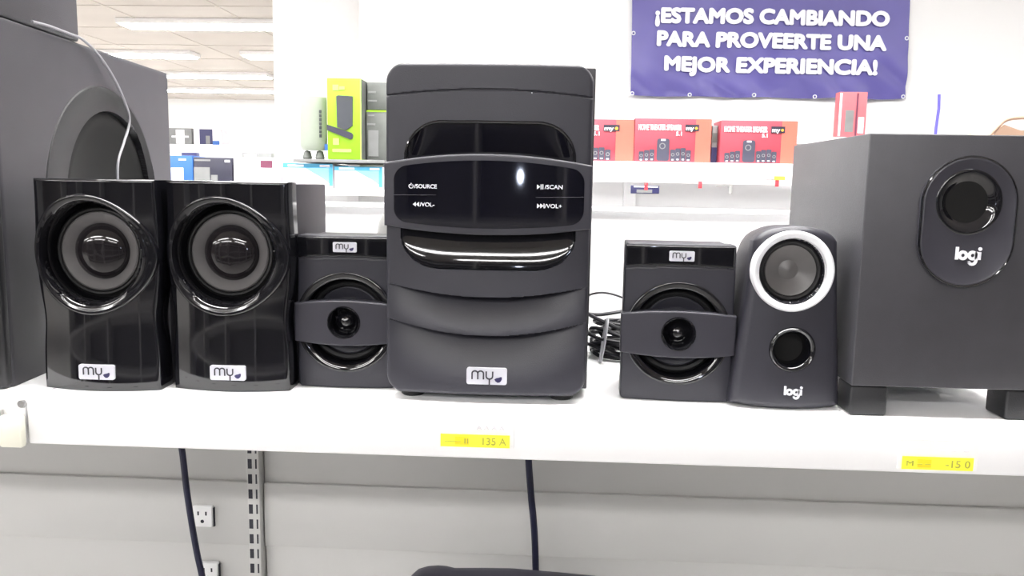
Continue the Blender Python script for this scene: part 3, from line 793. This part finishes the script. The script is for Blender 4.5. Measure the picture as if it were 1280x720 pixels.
# ------------------------------------------------------------------ things behind the speakers on the shelf
def small_dome():
    y = 0.90; a = at(470, 270, y); b = at(500, 270, y)
    t = thing('grey_device', 'round-topped grey device peeking out behind the large middle speaker', 'device', ((a.x + b.x) / 2 + 0.004, y, 0.0003))  # unidentified dome-topped device
    zt = at(484, 263, y).z; r = (b.x - a.x) / 2 + 0.004
    prof = [(r * 0.92, 0), (r, 0.004), (r, zt * 0.62), (r * 0.97, zt * 0.78), (r * 0.82, zt * 0.91), (r * 0.5, zt * 0.98), (0.0001, zt)]
    MB().grid(lambda i, j: (prof[j][0] * cos(2 * pi * i / 40), prof[j][0] * sin(2 * pi * i / 40), prof[j][1]), 40, len(prof), True).build('body', GREYD, t)
    zz = zt * 0.72
    MB().tube([((r + 0.0006) * cos(2 * pi * i / 40), (r + 0.0006) * sin(2 * pi * i / 40), zz - 0.008 * abs(cos(2 * pi * i / 40))) for i in range(40)], 0.0012, 6, True).build('seam_band', RUBBER, t)
small_dome()
def coil():
    y = 0.84; a = at(733, 425, y); b = at(945, 425, y); xc = (a.x + b.x) / 2; hwx = (b.x - a.x) / 2
    m = MB(); rnd = random.Random(3)
    for k in range(16):
        ph = rnd.uniform(0, 6.28); sx = hwx * rnd.uniform(0.72, 1.0); sy = rnd.uniform(0.025, 0.042); z0 = 0.004 + k * 0.0024
        t1, t2 = rnd.uniform(-0.010, 0.010), rnd.uniform(-0.006, 0.006)
        pts_ = []
        for i in range(40):
            q = 2 * pi * i / 40
            pts_.append((xc + sx * cos(q) + 0.004 * sin(3 * q + ph), y + sy * sin(q) + 0.003 * cos(2 * q + ph), max(0.003, z0 + t1 * cos(q) + t2 * sin(q) + 0.003 * sin(4 * q + ph))))
        m.tube(pts_, 0.0021, 7, True)
    o = m.build('cable_coil', CABLE); tag(o, 'coil of black speaker cable lying behind the satellites', 'cable')
    zt = 0.042
    m = MB()
    for xx in (at(752, 420, y).x,):
        m.tube([(xx + 0.003 * sin(q), y - 0.036 + 0.012 * cos(q), 0.024 + 0.022 * sin(q)) for q in [2 * pi * i / 20 for i in range(20)]], 0.0014, 6, True)
    tie = m.build('cable_tie', CABLEG, o)
    # loose strands
    w1 = [at(733, 371, 0.82), at(742, 367, 0.80), at(757, 366, 0.80), at(778, 372, 0.80), at(800, 385, 0.80), at(860, 390, 0.80), at(905, 372, 0.80), at(927, 352, 0.80), at(940, 340, 0.80)]
    tag(MB().tube(spline(w1, 8), 0.0011, 7).build('cable', CABLE), 'thin black cable arching above the coil behind the right satellite', 'cable')
    w2 = [atz(742, 418, 0.0016), atz(744, 430, 0.0016), atz(752, 441, 0.0016), atz(768, 446, 0.0016), atz(790, 452, 0.0016)]
    tag(MB().tube(spline(w2, 8), 0.0013, 7).build('cable', CABLE), 'thin black cable lying on the shelf in front of the coil', 'cable')
    q = atz(741, 440, 0.0)
    t = thing('cable_plug', 'small black plug at the end of a cable beside the middle speaker', 'plug', (q.x, q.y, 0.0045))
    MB().lathe([(0.0001, -0.008), (0.0036, -0.008), (0.0042, -0.006), (0.0042, 0.006), (0.002, 0.008), (0.0001, 0.008)], n=18).build('plug_body', CABLE, t)
    MB().lathe([(0.0018, -0.016), (0.0018, -0.008)], n=12).build('plug_tip', STEEL, t)
coil()

# ------------------------------------------------------------------ below the shelf
def hang(px, r, label):
    pts_ = [at(x, y, PY - 0.045) for x, y in px]
    tag(MB().tube(spline(pts_, 8), r, 10).build('cable', CABLEN), label, 'cable')
hang([(224, 545), (228, 566), (233, 610), (239, 650), (246, 690), (253, 722), (262, 770)], 0.0042, 'dark blue cable hanging under the shelf by the wall sockets')
hang([(660, 555), (661, 580), (664, 620), (668, 665), (670, 722), (671, 770)], 0.0046, 'dark blue cable hanging under the shelf below the middle speaker')
def socket(px, py, label):
    q = at(px, py, PY); s = 0.00104
    t = thing('wall_socket', label, 'socket', (q.x, PY - 0.0005, q.z))
    w_, h_ = 26 * s, 29 * s
    MB().box((0, -0.004, 0), (w_, 0.008, h_), 0.0015).build('plate', WHITEP, t)
    for dx in (-0.0055, 0.0055):
        MB().box((dx, -0.0081, 0.005), (0.0022, 0.0006, 0.0055)).build('slot', SLOTM, t, smooth=False)
    MB().prism(circ(0, -0.0065, 0.0025, 14), -0.0084, -0.0078).build('earth_hole', SLOTM, t, smooth=False)
    MB().box((w_ / 2 + 0.0008, -0.002, -0.002), (0.0012, 0.004, h_ * 0.9)).build('side_gap', SLOTM, t, smooth=False)
socket(256, 643, 'white wall socket beside the hanging cable, upper one')
socket(263, 713, 'white wall socket cut by the bottom of the picture')
# dark cases on the lower shelf
lz = -0.455
def lower():
    tag(MB().box2((-0.9, 0.62, lz - 0.02), (0.9, PY - 0.013, lz), 0.002).build('lower_shelf', SHELF), 'white lower shelf just below the picture', 'shelf')
    y = 0.78
    t = thing('case', 'dark navy case whose rounded top shows at the bottom edge', 'case', (0, y, lz))
    T = lambda px, py: at(px, py, y + 0.10)
    prof = [(512, 722), (520, 715), (532, 711.5), (545, 710.5), (556, 711.5), (566, 714), (600, 713.8), (640, 714.5), (670, 717), (700, 719.5), (745, 724), (770, 740)]
    P = [T(*q) for q in prof]
    rings = []
    for dy, dz in ((0.0, -0.004), (0.004, -0.001), (0.012, 0.0), (0.10, 0.0), (0.12, -0.006)):
        rings.append([(p_.x, dy, p_.z + dz - lz) for p_ in P] + [(P[-1].x, dy, 0), (P[0].x, dy, 0)])
    m = MB().ringloft(rings); n = len(rings[0]); m.add(rings[0], [tuple(range(n))]); m.add(rings[-1], [tuple(range(n))])
    m.build('shell', mat('dark navy shell', (0.035, 0.033, 0.060), 0.4), t)
    MB().tube([(p_.x, -0.0008, p_.z - lz - 0.007) for p_ in P], 0.0010, 6).build('seam', RUBBER, t)
lower()

# ------------------------------------------------------------------ background display with red boxes
BY = 2.62
zsh = at(870, 203.5, BY).z
def run():
    xL, xR = at(484, 200, BY).x - 0.55, 2.4
    t = thing('background_shelf', 'white shelf behind holding the red speaker boxes', 'shelf', (0, BY, zsh))
    MB().box2((xL + 0.545, -0.03, -0.02), (xR, 0.125, 0.0), 0.003).build('deck', SHELF, t)
    MB().box2((xL + 0.545, -0.036, -0.066), (xR, -0.030, 0.0), 0.002).build('front_lip', SHELF, t)
    t = thing('background_gondola', 'white gondola standing across the aisle behind the speakers', 'shelving', (0, BY + 0.16, FLOOR))
    MB().box2((xL - 0.8, 0.0, 0), (xR, 0.04, zsh - FLOOR + 0.04), 0.004).build('back_panel', SHELF, t)
    MB().box2((xL - 0.8, -0.20, 0), (xR, -0.001, 0.12), 0.004).build('plinth', SHELF, t)
    for xx in (xL - 0.78, -0.7, 0.25, 1.2, 2.3):
        MB().box2((xx, -0.03, 0.12), (xx + 0.04, -0.001, zsh - FLOOR + 0.03)).build('upright', SHELF, t)
    z2 = at(870, 300, BY).z
    t = thing('background_shelf', 'plain white lower shelf behind the speakers', 'shelf', (0, BY, z2))
    MB().box2((xL - 0.8, -0.03, -0.02), (xR, 0.125, 0.0), 0.003).build('deck', SHELF, t)
    MB().box2((xL - 0.8, -0.036, -0.06), (xR, -0.030, 0.0), 0.002).build('front_lip', SHELF, t)
run()
def red_box(px0, px1, pyt, label, clip=0.0, d=BY):
    a = at(px0, 203, d); b = at(px1, 203, d); z1 = at((px0 + px1) / 2, pyt, d).z - zsh; W = b.x - a.x; xc = (a.x + b.x) / 2
    t = thing('speaker_box', label, 'box', (xc, d, zsh + 0.0005), 0, 'red speaker boxes on the shelf behind')
    bx = MB().box2((-W / 2, 0, 0), (W / 2, 0.12, z1), 0.002).build('carton', REDB, t)
    MB().box2((W * 0.30, -0.0012, 0.001), (W * 0.495, 0.0, z1 - 0.001)).build('orange_band', REDO, t, smooth=False)
    MB().box2((W * 0.495, 0.001, 0.001), (W / 2 + 0.0012, 0.119, z1 - 0.001)).build('side_print', REDO, t, smooth=False)
    text_mb('HOME THEATER SPEAKER', W * 0.56, z1 * 0.13, offset=0.0, bold=0.0006, cx=-W * 0.17, cz=z1 * 0.80, y0=-0.002, y1=-0.0005).build('title_print', WHITEINK, t, smooth=False)
    text_mb('5.1', W * 0.07, z1 * 0.09, offset=0.0, bold=0.0005, cx=W * 0.08, cz=z1 * 0.66, y0=-0.002, y1=-0.0005).build('number_print', WHITEINK, t, smooth=False)
    pl = MB().box2((W * 0.16, -0.0024, z1 * 0.72), (W * 0.34, -0.0012, z1 * 0.87)).build('logo_plate', BLACKB, t, smooth=False)
    text_mb('my', W * 0.10, z1 * 0.10, offset=0.0, bold=0.0005, cx=W * 0.222, cz=z1 * 0.79, y0=-0.0032, y1=-0.0022).build('logo_print', WHITEINK, pl, smooth=False)
    MB().prism(circ(W * 0.305, z1 * 0.785, W * 0.018, 12), -0.0032, -0.0022).build('logo_leaf', ORANGEINK, pl, smooth=False)
    # printed picture of the speaker set
    m = MB(); r_ = MB(); rr_ = MB()
    m.prism(rrect(-W * 0.20, -W * 0.04, 0.004, z1 * 0.54, W * 0.03), -0.0018, -0.0002)
    r_.ribbon(circ(-W * 0.13, z1 * 0.37, W * 0.035, 16), W * 0.012, -0.0026, -0.0018, True)
    rr_.box((-W * 0.12, -0.0021, z1 * 0.51), (W * 0.06, 0.0008, z1 * 0.04))
    for k, (cxp, hh) in enumerate(((-0.405, 0.24), (-0.335, 0.27), (-0.265, 0.29), (0.01, 0.29), (0.075, 0.32), (0.145, 0.33), (0.215, 0.28))):
        m.prism(rrect(W * (cxp - 0.032), W * (cxp + 0.032), 0.004, z1 * hh, W * 0.012), -0.0018, -0.0002)
        r_.ribbon(circ(W * cxp, z1 * hh * 0.6, W * 0.018, 12), W * 0.008, -0.0026, -0.0018, True)
        rr_.box((W * cxp, -0.0021, z1 * hh * 0.2), (W * 0.03, 0.0008, z1 * 0.03))
    pic = m.build('printed_speakers', mat('dark print ink', (0.05, 0.05, 0.08), 0.5), t, smooth=False)
    r_.build('printed_cones', GREYC, pic, smooth=False); rr_.build('printed_glints', PLATEW, pic, smooth=False)
    return t
red_box(680, 791, 149, 'red speaker box half hidden behind the large middle speaker')
red_box(792, 887, 148.5, 'red speaker box standing second in the row, below the banner')
red_box(899, 994, 151, 'red speaker box standing rightmost of the three in the row')
# grey packet between them
def simple(px0, px1, pyt, pyb, d, depth, name, cat, label, m, parts=(), z0=None, group=None, rz=0.0):
    """upright carton whose front shows in the given pixel rectangle at depth d; parts: (fx0,fx1,fz0,fz1,mat,name)"""
    xm, ym = (px0 + px1) / 2, (pyt + pyb) / 2
    a = at(px0, ym, d).x; b = at(px1, ym, d).x; z1 = at(xm, pyt, d).z; zb = at(xm, pyb, d).z if z0 is None else z0
    W = b - a; H = z1 - zb
    t = thing(name, label, cat, ((a + b) / 2, d, zb + 0.0005), rz, group)
    MB().box2((-W / 2, 0, 0), (W / 2, depth, H), min(0.002, W / 10)).build('carton', m, t)
    for k, (f0, f1, g0, g1, mm, nn) in enumerate(parts):
        MB().box2((-W / 2 + f0 * W, -0.0008 - 0.0004 * k, g0 * H), (-W / 2 + f1 * W, -0.0002, g1 * H)).build(nn, mm, t, smooth=False)
    return t, W, H
simple(889.5, 896.5, 157, 203, BY + 0.04, 0.07, 'packet', 'packet', 'narrow grey packet between the two right red boxes', GREYC,
       ((0.0, 1.0, 0.0, 0.42, NAVY, 'dark_print'), (0.1, 0.9, 0.55, 0.8, GREYB, 'grey_print')), z0=zsh)
# faded tall red box above and its shelf
TY = 3.4; tz = at(1060, 172, TY).z
simple(1048, 1083, 115, 172, TY, 0.05, 'tall_carton', 'box', 'tall faded red carton seen above the box subwoofer at right', PINKB,
       ((0.02, 0.10, 0.03, 0.97, WHITEB, 'pale_edge_print'), (0.25, 0.55, 0.12, 0.60, GREYC, 'grey_print'), (0.62, 0.68, 0.03, 0.97, MAROON, 'dark_stripe'), (0.72, 0.92, 0.10, 0.45, WHITEB, 'pale_print')), z0=tz)
tt = thing('high_shelf', 'white high shelf carrying the tall faded red carton', 'shelf', (at(1140, 172, TY).x, TY, tz))
MB().box2((-0.6, -0.03, -0.03), (0.9, 0.35, 0.0), 0.003).build('deck', SHELF, tt)
MB().box2((-0.6, 0.30, -0.3), (0.9, 0.35, -0.031)).build('bracket', SHELF, tt)
# hanging items under the lip
def hooks():
    y = BY - 0.038
    for k, (px, py0, py1, w_, m, nm, lb) in enumerate(((806, 232, 242, 34, NAVY, 'hanging_packet', 'small dark packet hung on a peg under the red boxes'),)):
        a, b = at(px, py0, y), at(px, py1, y); t = thing(nm, lb, 'packet', (a.x, y, b.z)); hh = a.z - b.z
        wx = w_ * 0.00262
        MB().box2((-wx / 2, -0.012, 0), (wx / 2, 0, hh), 0.001).build('carton', m, t)
        MB().box2((-wx * 0.3, -0.0132, hh * 0.12), (wx * 0.25, -0.0122, hh * 0.5)).build('picture_print', GREYC, t, smooth=False)
        MB().box2((-wx * 0.40, -0.0132, hh * 0.78), (wx * 0.45, -0.0122, hh * 0.92)).build('white_print', WHITEINK, t, smooth=False)
        MB().box2((-wx * 0.03, -0.0142, hh * 0.45), (wx * 0.09, -0.0133, hh * 1.35)).build('red_tag', REDINK, t, smooth=False)
        MB().tube([(0, 0.0, hh * 1.1), (0, -0.02, hh * 1.15), (0, -0.022, hh * 1.5)], 0.0015, 6).build('hook', GREYD, t)
    for px, py, m, lb in ((875, 231, REDINK, 'small red price tag on the shelf lip under the middle red box'), (971, 229, REDINK, 'red and yellow price tag on the shelf lip under the rightmost red box'), (913, 237, GREYD, 'short grey peg on the shelf lip between two red boxes')):
        q = at(px, py, y); t = thing('peg_tag', lb, 'tag', (q.x, y, q.z))
        sz = (0.011, 0.003, 0.022) if m is not GREYD else (0.010, 0.003, 0.026)
        MB().box((0, -0.003, 0), sz, 0.0008).build('tag_card', m, t)
        MB().tube([(-0.045, -0.001, 0.010), (-0.02, -0.002, 0.012), (0, -0.002, 0.010)], 0.0016, 6).build('wire_hook', GREYD, t)
        if px == 971: MB().box((0.006, -0.006, 0.016), (0.034, 0.001, 0.012)).build('yellow_card', YEL, t, smooth=False)
hooks()

# green soundbar box, clear package, blue boxes ...
GY = 2.50; gz = at(430, 199.5, GY).z
def left_display():
    t = thing('glass_shelf', 'thin grey-edged shelf under the lime green box', 'shelf', (at(430, 200, GY).x, GY, gz))
    xl = at(369, 200, GY).x - at(430, 200, GY).x; xr = at(482, 200, GY).x - at(430, 200, GY).x
    MB().box2((xl, -0.02, -0.010), (xr, 0.24, -0.0003), 0.001).build('deck', GREYC, t)
    t, W, H = simple(409, 451.5, 98, 199.5, GY, 0.24, 'soundbar_box', 'box', 'lime green box printed with a black subwoofer and soundbar', LIME,
        ((0.97, 1.0, 0.0, 1.0, LIMED, 'edge_print'), (0.17, 0.34, 0.85, 0.92, LIMED, 'logo_print'), (0.36, 0.52, 0.86, 0.90, LIMED, 'name_print'), (0.15, 0.70, 0.09, 0.13, LIMED, 'caption_print'), (0.17, 0.34, 0.18, 0.26, LIMED, 'small_print')), z0=gz)
    f = lambda a, b: (-W / 2 + a * W, b * H)
    MB().prism([f(0.30, 0.40), f(0.28, 0.78), f(0.34, 0.79), f(0.76, 0.78), f(0.75, 0.42), f(0.55, 0.36)], -0.0040, -0.0002).build('printed_subwoofer', DKPIC, t, smooth=False)
    MB().prism([f(0.0, 0.43), f(0.72, 0.33), f(0.76, 0.31), f(0.75, 0.26), f(0.68, 0.25), f(0.0, 0.36)], -0.0046, -0.0002).build('printed_soundbar', BLACKB, t, smooth=False)
    MB().box2((W / 2 - 0.0005, 0.002, 0.002), (W / 2 + 0.0010, 0.238, H - 0.002)).build('grey_side', GREYB, t, smooth=False)
    # dark box beside
    simple(458, 483, 138, 199.5, GY + 0.05, 0.20, 'dark_carton', 'box', 'dark grey carton with a lime top edge, right of the lime green box', GREYB,
        ((0.0, 1.0, 0.965, 1.0, LIME, 'lime_edge'), (0.08, 0.40, 0.88, 0.91, GREYC, 'title_print'), (0.05, 0.45, 0.70, 0.74, GREYC, 'text_print'), (0.10, 0.6, 0.08, 0.6, GREYC, 'pale_print')), z0=gz)
    simple(459, 483, 103, 137.5, GY + 0.06, 0.20, 'dark_carton', 'box', 'grey carton on top of the lime-edged dark carton', GREYB,
        ((0.05, 0.45, 0.6, 0.68, GREYC, 'title_print'), (0.05, 0.5, 0.3, 0.36, GREYC, 'text_print')), z0=at(480, 137.8, GY + 0.05).z + 0.001)
    # clear package
    a, b = at(368, 160, GY), at(402, 160, GY); zt = at(385, 119, GY).z - gz; z0 = at(385, 187, GY).z - gz
    t = thing('clear_package', 'pale translucent tub with dark upright lettering, left of the lime green box', 'package', ((a.x + b.x) / 2, GY + 0.06, gz))
    r = (b.x - a.x) / 2
    pr = [(0.0001, z0), (r * 0.85, z0), (r * 0.98, z0 + 0.012), (r, z0 + 0.03), (r, zt - 0.01), (r * 0.96, zt), (0.0001, zt)]
    MB().grid(lambda i, j: (pr[j][0] * cos(2 * pi * i / 40), pr[j][0] * 0.6 * sin(2 * pi * i / 40), pr[j][1]), 40, len(pr), True).build('tub', CLEAR, t)
    m = MB()
    for k in range(7): m.box((r * 0.66, -0.6 * r * 0.78 - 0.001, z0 + 0.045 + k * 0.0125), (0.007, 0.004, 0.008 if k % 2 else 0.010))
    m.build('upright_lettering', DKPIC, t, smooth=False)
    for sx in (-0.5, 0.45):
        MB().grid(lambda i, j: (sx * r + [0.012, 0.015, 0.010, 0.0001][j] * cos(2 * pi * i / 20), [0.012, 0.015, 0.010, 0.0001][j] * sin(2 * pi * i / 20), [0, 0.006, z0 * 0.9, z0][j]), 20, 4, True).build('foot_cap', GREYB, t)
    MB().box((r * 1.05, -0.01, z0 + 0.01), (0.012, 0.01, 0.02)).build('blue_sticker', BLUE, t, smooth=False)
    # blue boxes on shelf under
    bz = at(415, 236, GY).z
    t = thing('background_shelf', 'white shelf holding the pale blue boxes below the lime green one', 'shelf', (0, GY, bz))
    MB().box2((at(170, 236, GY).x, -0.03, -0.02), (at(490, 236, GY).x, 0.24, 0.0), 0.003).build('deck', SHELF, t)
    for (x0, x1, yt, yb, lb) in ((354, 416, 204.5, 231, 'pale blue carton under the glass shelf, left of its twin'), (418, 478, 208.5, 235, 'pale blue carton under the glass shelf, beside the large middle speaker')):
        t, W, H = simple(x0, x1, yt, yb + 5, GY + 0.0, 0.2, 'blue_carton', 'box', lb, WHITEB,
            ((0.0, 1.0, 0.82, 1.0, CYAN, 'cyan_header'), (0.1, 0.42, 0.86, 0.95, WHITEINK, 'name_print'), (0.74, 0.94, 0.86, 0.95, WHITEINK, 'model_print'), (0.93, 1.0, 0.1, 0.82, CYAN, 'cyan_edge')), z0=bz, group='pale blue cartons')
        f = lambda a_, b_: (-W / 2 + a_ * W, b_ * H)
        MB().prism([f(0.93, 0.82), f(0.45, 0.82), f(0.62, 0.62), f(0.78, 0.45), f(0.93, 0.22)], -0.0036, -0.0002).build('swoosh_print', mat('light sky blue print', (0.25, 0.48, 0.66), 0.4), t, smooth=False)
    # lower row of boxes at left
    simple(196, 241, 194.5, 232, GY, 0.2, 'blue_box', 'box', 'royal blue box with a white panel, at the left beside the black cabinet', BLUE,
        ((0.40, 0.74, 0.0, 0.60, WHITEB, 'white_panel'), (0.62, 0.82, 0.84, 0.90, WHITEINK, 'title_print')), z0=bz)
    simple(242.5, 290, 197, 232, GY, 0.2, 'black_box', 'box', 'black box with grey picture between the blue and white boxes', BLACKB,
        ((0.0, 0.42, 0.12, 0.66, GREYC, 'grey_panel'), (0.02, 0.44, 0.87, 0.93, GREYC, 'title_print'), (0.82, 0.95, 0.84, 0.92, WHITEINK, 'logo_print'), (0.45, 0.62, 0.12, 0.40, GREYC, 'picture_print')), z0=bz)
    simple(292, 345, 197, 232, GY, 0.2, 'white_box', 'box', 'white box with a small maroon label', WHITEB,
        ((0.64, 0.92, 0.66, 0.90, MAROON, 'maroon_label'), (0.03, 0.30, 0.78, 0.83, GREYINK, 'title_print'), (0.62, 0.80, 0.22, 0.30, GREYINK, 'text_print')), z0=bz)
    simple(205, 246, 190.5, 232, GY + 0.205, 0.03, 'dark_box', 'box', 'dark navy box top with white lettering behind the blue box', NAVY,
        ((0.2, 0.55, 0.86, 0.98, WHITEINK, 'title_print'),), z0=bz)
    simple(302, 340, 191, 232, GY + 0.205, 0.03, 'dark_box', 'box', 'grey box top showing behind the white box', GREYC,
        ((0.1, 0.5, 0.88, 0.95, WHITEINK, 'title_print'),), z0=bz)
    # far pictures
    fy = 5.0; fz = at(245, 182, fy).z
    t = thing('far_shelf', 'white far shelf at left under two small picture boxes', 'shelf', (at(245, 182, fy).x, fy, fz))
    MB().box2((-0.6, -0.03, -0.10), (0.26, 0.3, 0.0), 0.003).build('deck', SHELF, t)
    MB().box2((-0.6, 0.0, FLOOR - fz), (0.26, 0.3, -0.101), 0.003).build('cabinet', SHELF, t)
    simple(204, 239.5, 160, 180.5, fy, 0.2, 'picture_box', 'box', 'far grey picture box with a white figure, at left', GREYC,
        ((0.45, 0.75, 0.1, 0.9, WHITEB, 'white_print'), (0.3, 0.9, 0.45, 0.55, WHITEINK, 'pale_print')), z0=fz)
    simple(242, 276, 161.5, 181.5, fy, 0.2, 'picture_box', 'box', 'far picture box with a dark slanted shape, right of the grey one', WHITEB,
        ((0.22, 0.70, 0.08, 1.0, NAVY, 'dark_print'), (0.45, 0.6, 0.1, 0.6, GREYC, 'grey_print'), (0.70, 0.95, 0.05, 0.3, BLUE, 'blue_print')), z0=fz)
left_display()

# banner
def banner():
    y = WB - 0.03
    TL, TR, BL, BR = at(791, -40, y), at(1141, -34, y), at(788, 119, y), at(1131, 123.5, y)
    t = thing('banner', 'violet blue vinyl banner with three lines of white capitals', 'banner', (BL.x, y, BL.z))
    def wr(x, z):
        q = Vector((x * 2.2 + z * 1.5, z * 3.0 - x * 0.8, 0.3)); f = max(0.0, 1 - z / 0.35)
        return -0.022 * noise.noise(q) - 0.050 * f * abs(noise.noise(Vector((x * 5 + z * 6, z * 3, 2.0)))) - 0.004 * noise.noise(Vector((x * 9 - z * 8, z * 5, 1)))
    P = lambda u, v: (BL + (BR - BL) * u) * (1 - v) + (TL + (TR - TL) * u) * v
    def S(i, j):
        q = P(i / 120, j / 60); x, z = q.x - BL.x, q.z - BL.z
        z -= 0.0 if j else 0.006 * sin(pi * ((i / 120) * 4 % 1))
        return (x, wr(x, z), z)
    MB().grid(S, 121, 61).build('sheet', BANNER, t, ang=80)
    for body, x0, x1, yl0, yr0, hpx in (('\u00a1ESTAMOS CAMBIANDO', 820, 1110, 19, 23.5, 16.5), ('PARA PROVEERTE UNA', 822, 1105, 47.8, 54.3, 16.5), ('MEJOR EXPERIENCIA!', 831, 1093, 79, 85, 16.5)):
        a = at(x0, yl0, y); b = at(x1, yr0, y); w_ = b.x - a.x; h_ = hpx * 0.0047
        sl = (b.z - a.z) / w_
        mb = text_mb(body, w_, h_, offset=0.0, bold=0.0065, cx=(a.x + b.x) / 2 - BL.x, cz=0.0, y0=-0.014, y1=-0.010)
        mid = (a.z + b.z) / 2 - BL.z; cx_ = (a.x + b.x) / 2 - BL.x
        mb.v = [(x, yy + wr(x, z + mid + (x - cx_) * sl), z + mid + (x - cx_) * sl) for x, yy, z in mb.v]
        mb.build('lettering', WHITEINK, t, smooth=False)
    for px, py in ((790, 117), (862, 118.5), (942, 119), (1018, 121), (1128, 121), (791.5, 42), (1133, 48)):
        q = at(px, py, y); x, z = q.x - BL.x, q.z - BL.z
        MB().lathe([(0.006, -0.001), (0.009, -0.004), (0.012, -0.001)], (x, wr(x, z) - 0.003, z), 16).build('eyelet', WHITEINK, t)
banner()
# thin blue strip and tan bag loop at right
q1 = at(1174, 118, TY + 0.1); q0 = at(1170, 160, TY + 0.1)
tag(MB().tube([Vector((q0.x, q0.y, tz + 0.0005)), q0, (q0 + q1) / 2 + Vector((0.004, 0, 0.01)), q1], 0.006, 8).build('hanging_strip', BLUEROD), 'thin blue strip standing above the box subwoofer at right', 'strip')
def bag():
    y = 1.6; pts_ = [at(x, yy, y) for x, yy in ((1232, 175), (1243, 163), (1256, 151), (1270, 147.5), (1290, 147.5), (1310, 152), (1325, 168))]
    zb = at(1280, 260, y).z; xc = at(1280, 170, y).x
    t = thing('shoulder_bag', 'tan bag with a curved handle just above the box subwoofer, right edge', 'bag', (xc, y, zb))
    I = Vector((xc, y, zb))
    MB().tube([p_ - I for p_ in spline(pts_, 6)], 0.0035, 8).build('handle', TAN, t)
    body = [at(x, yy, y) - I for x, yy in ((1238, 175), (1246, 163), (1256, 156), (1264, 159), (1275, 163), (1300, 164), (1330, 170))]
    poly_ = [(p_.x, p_.z) for p_ in body] + [(body[-1].x, 0), (body[0].x, 0)]
    MB().prism(poly_, 0.0, 0.10).build('bag_body', TAN, t)
bag()
bpy.context.view_layer.update()
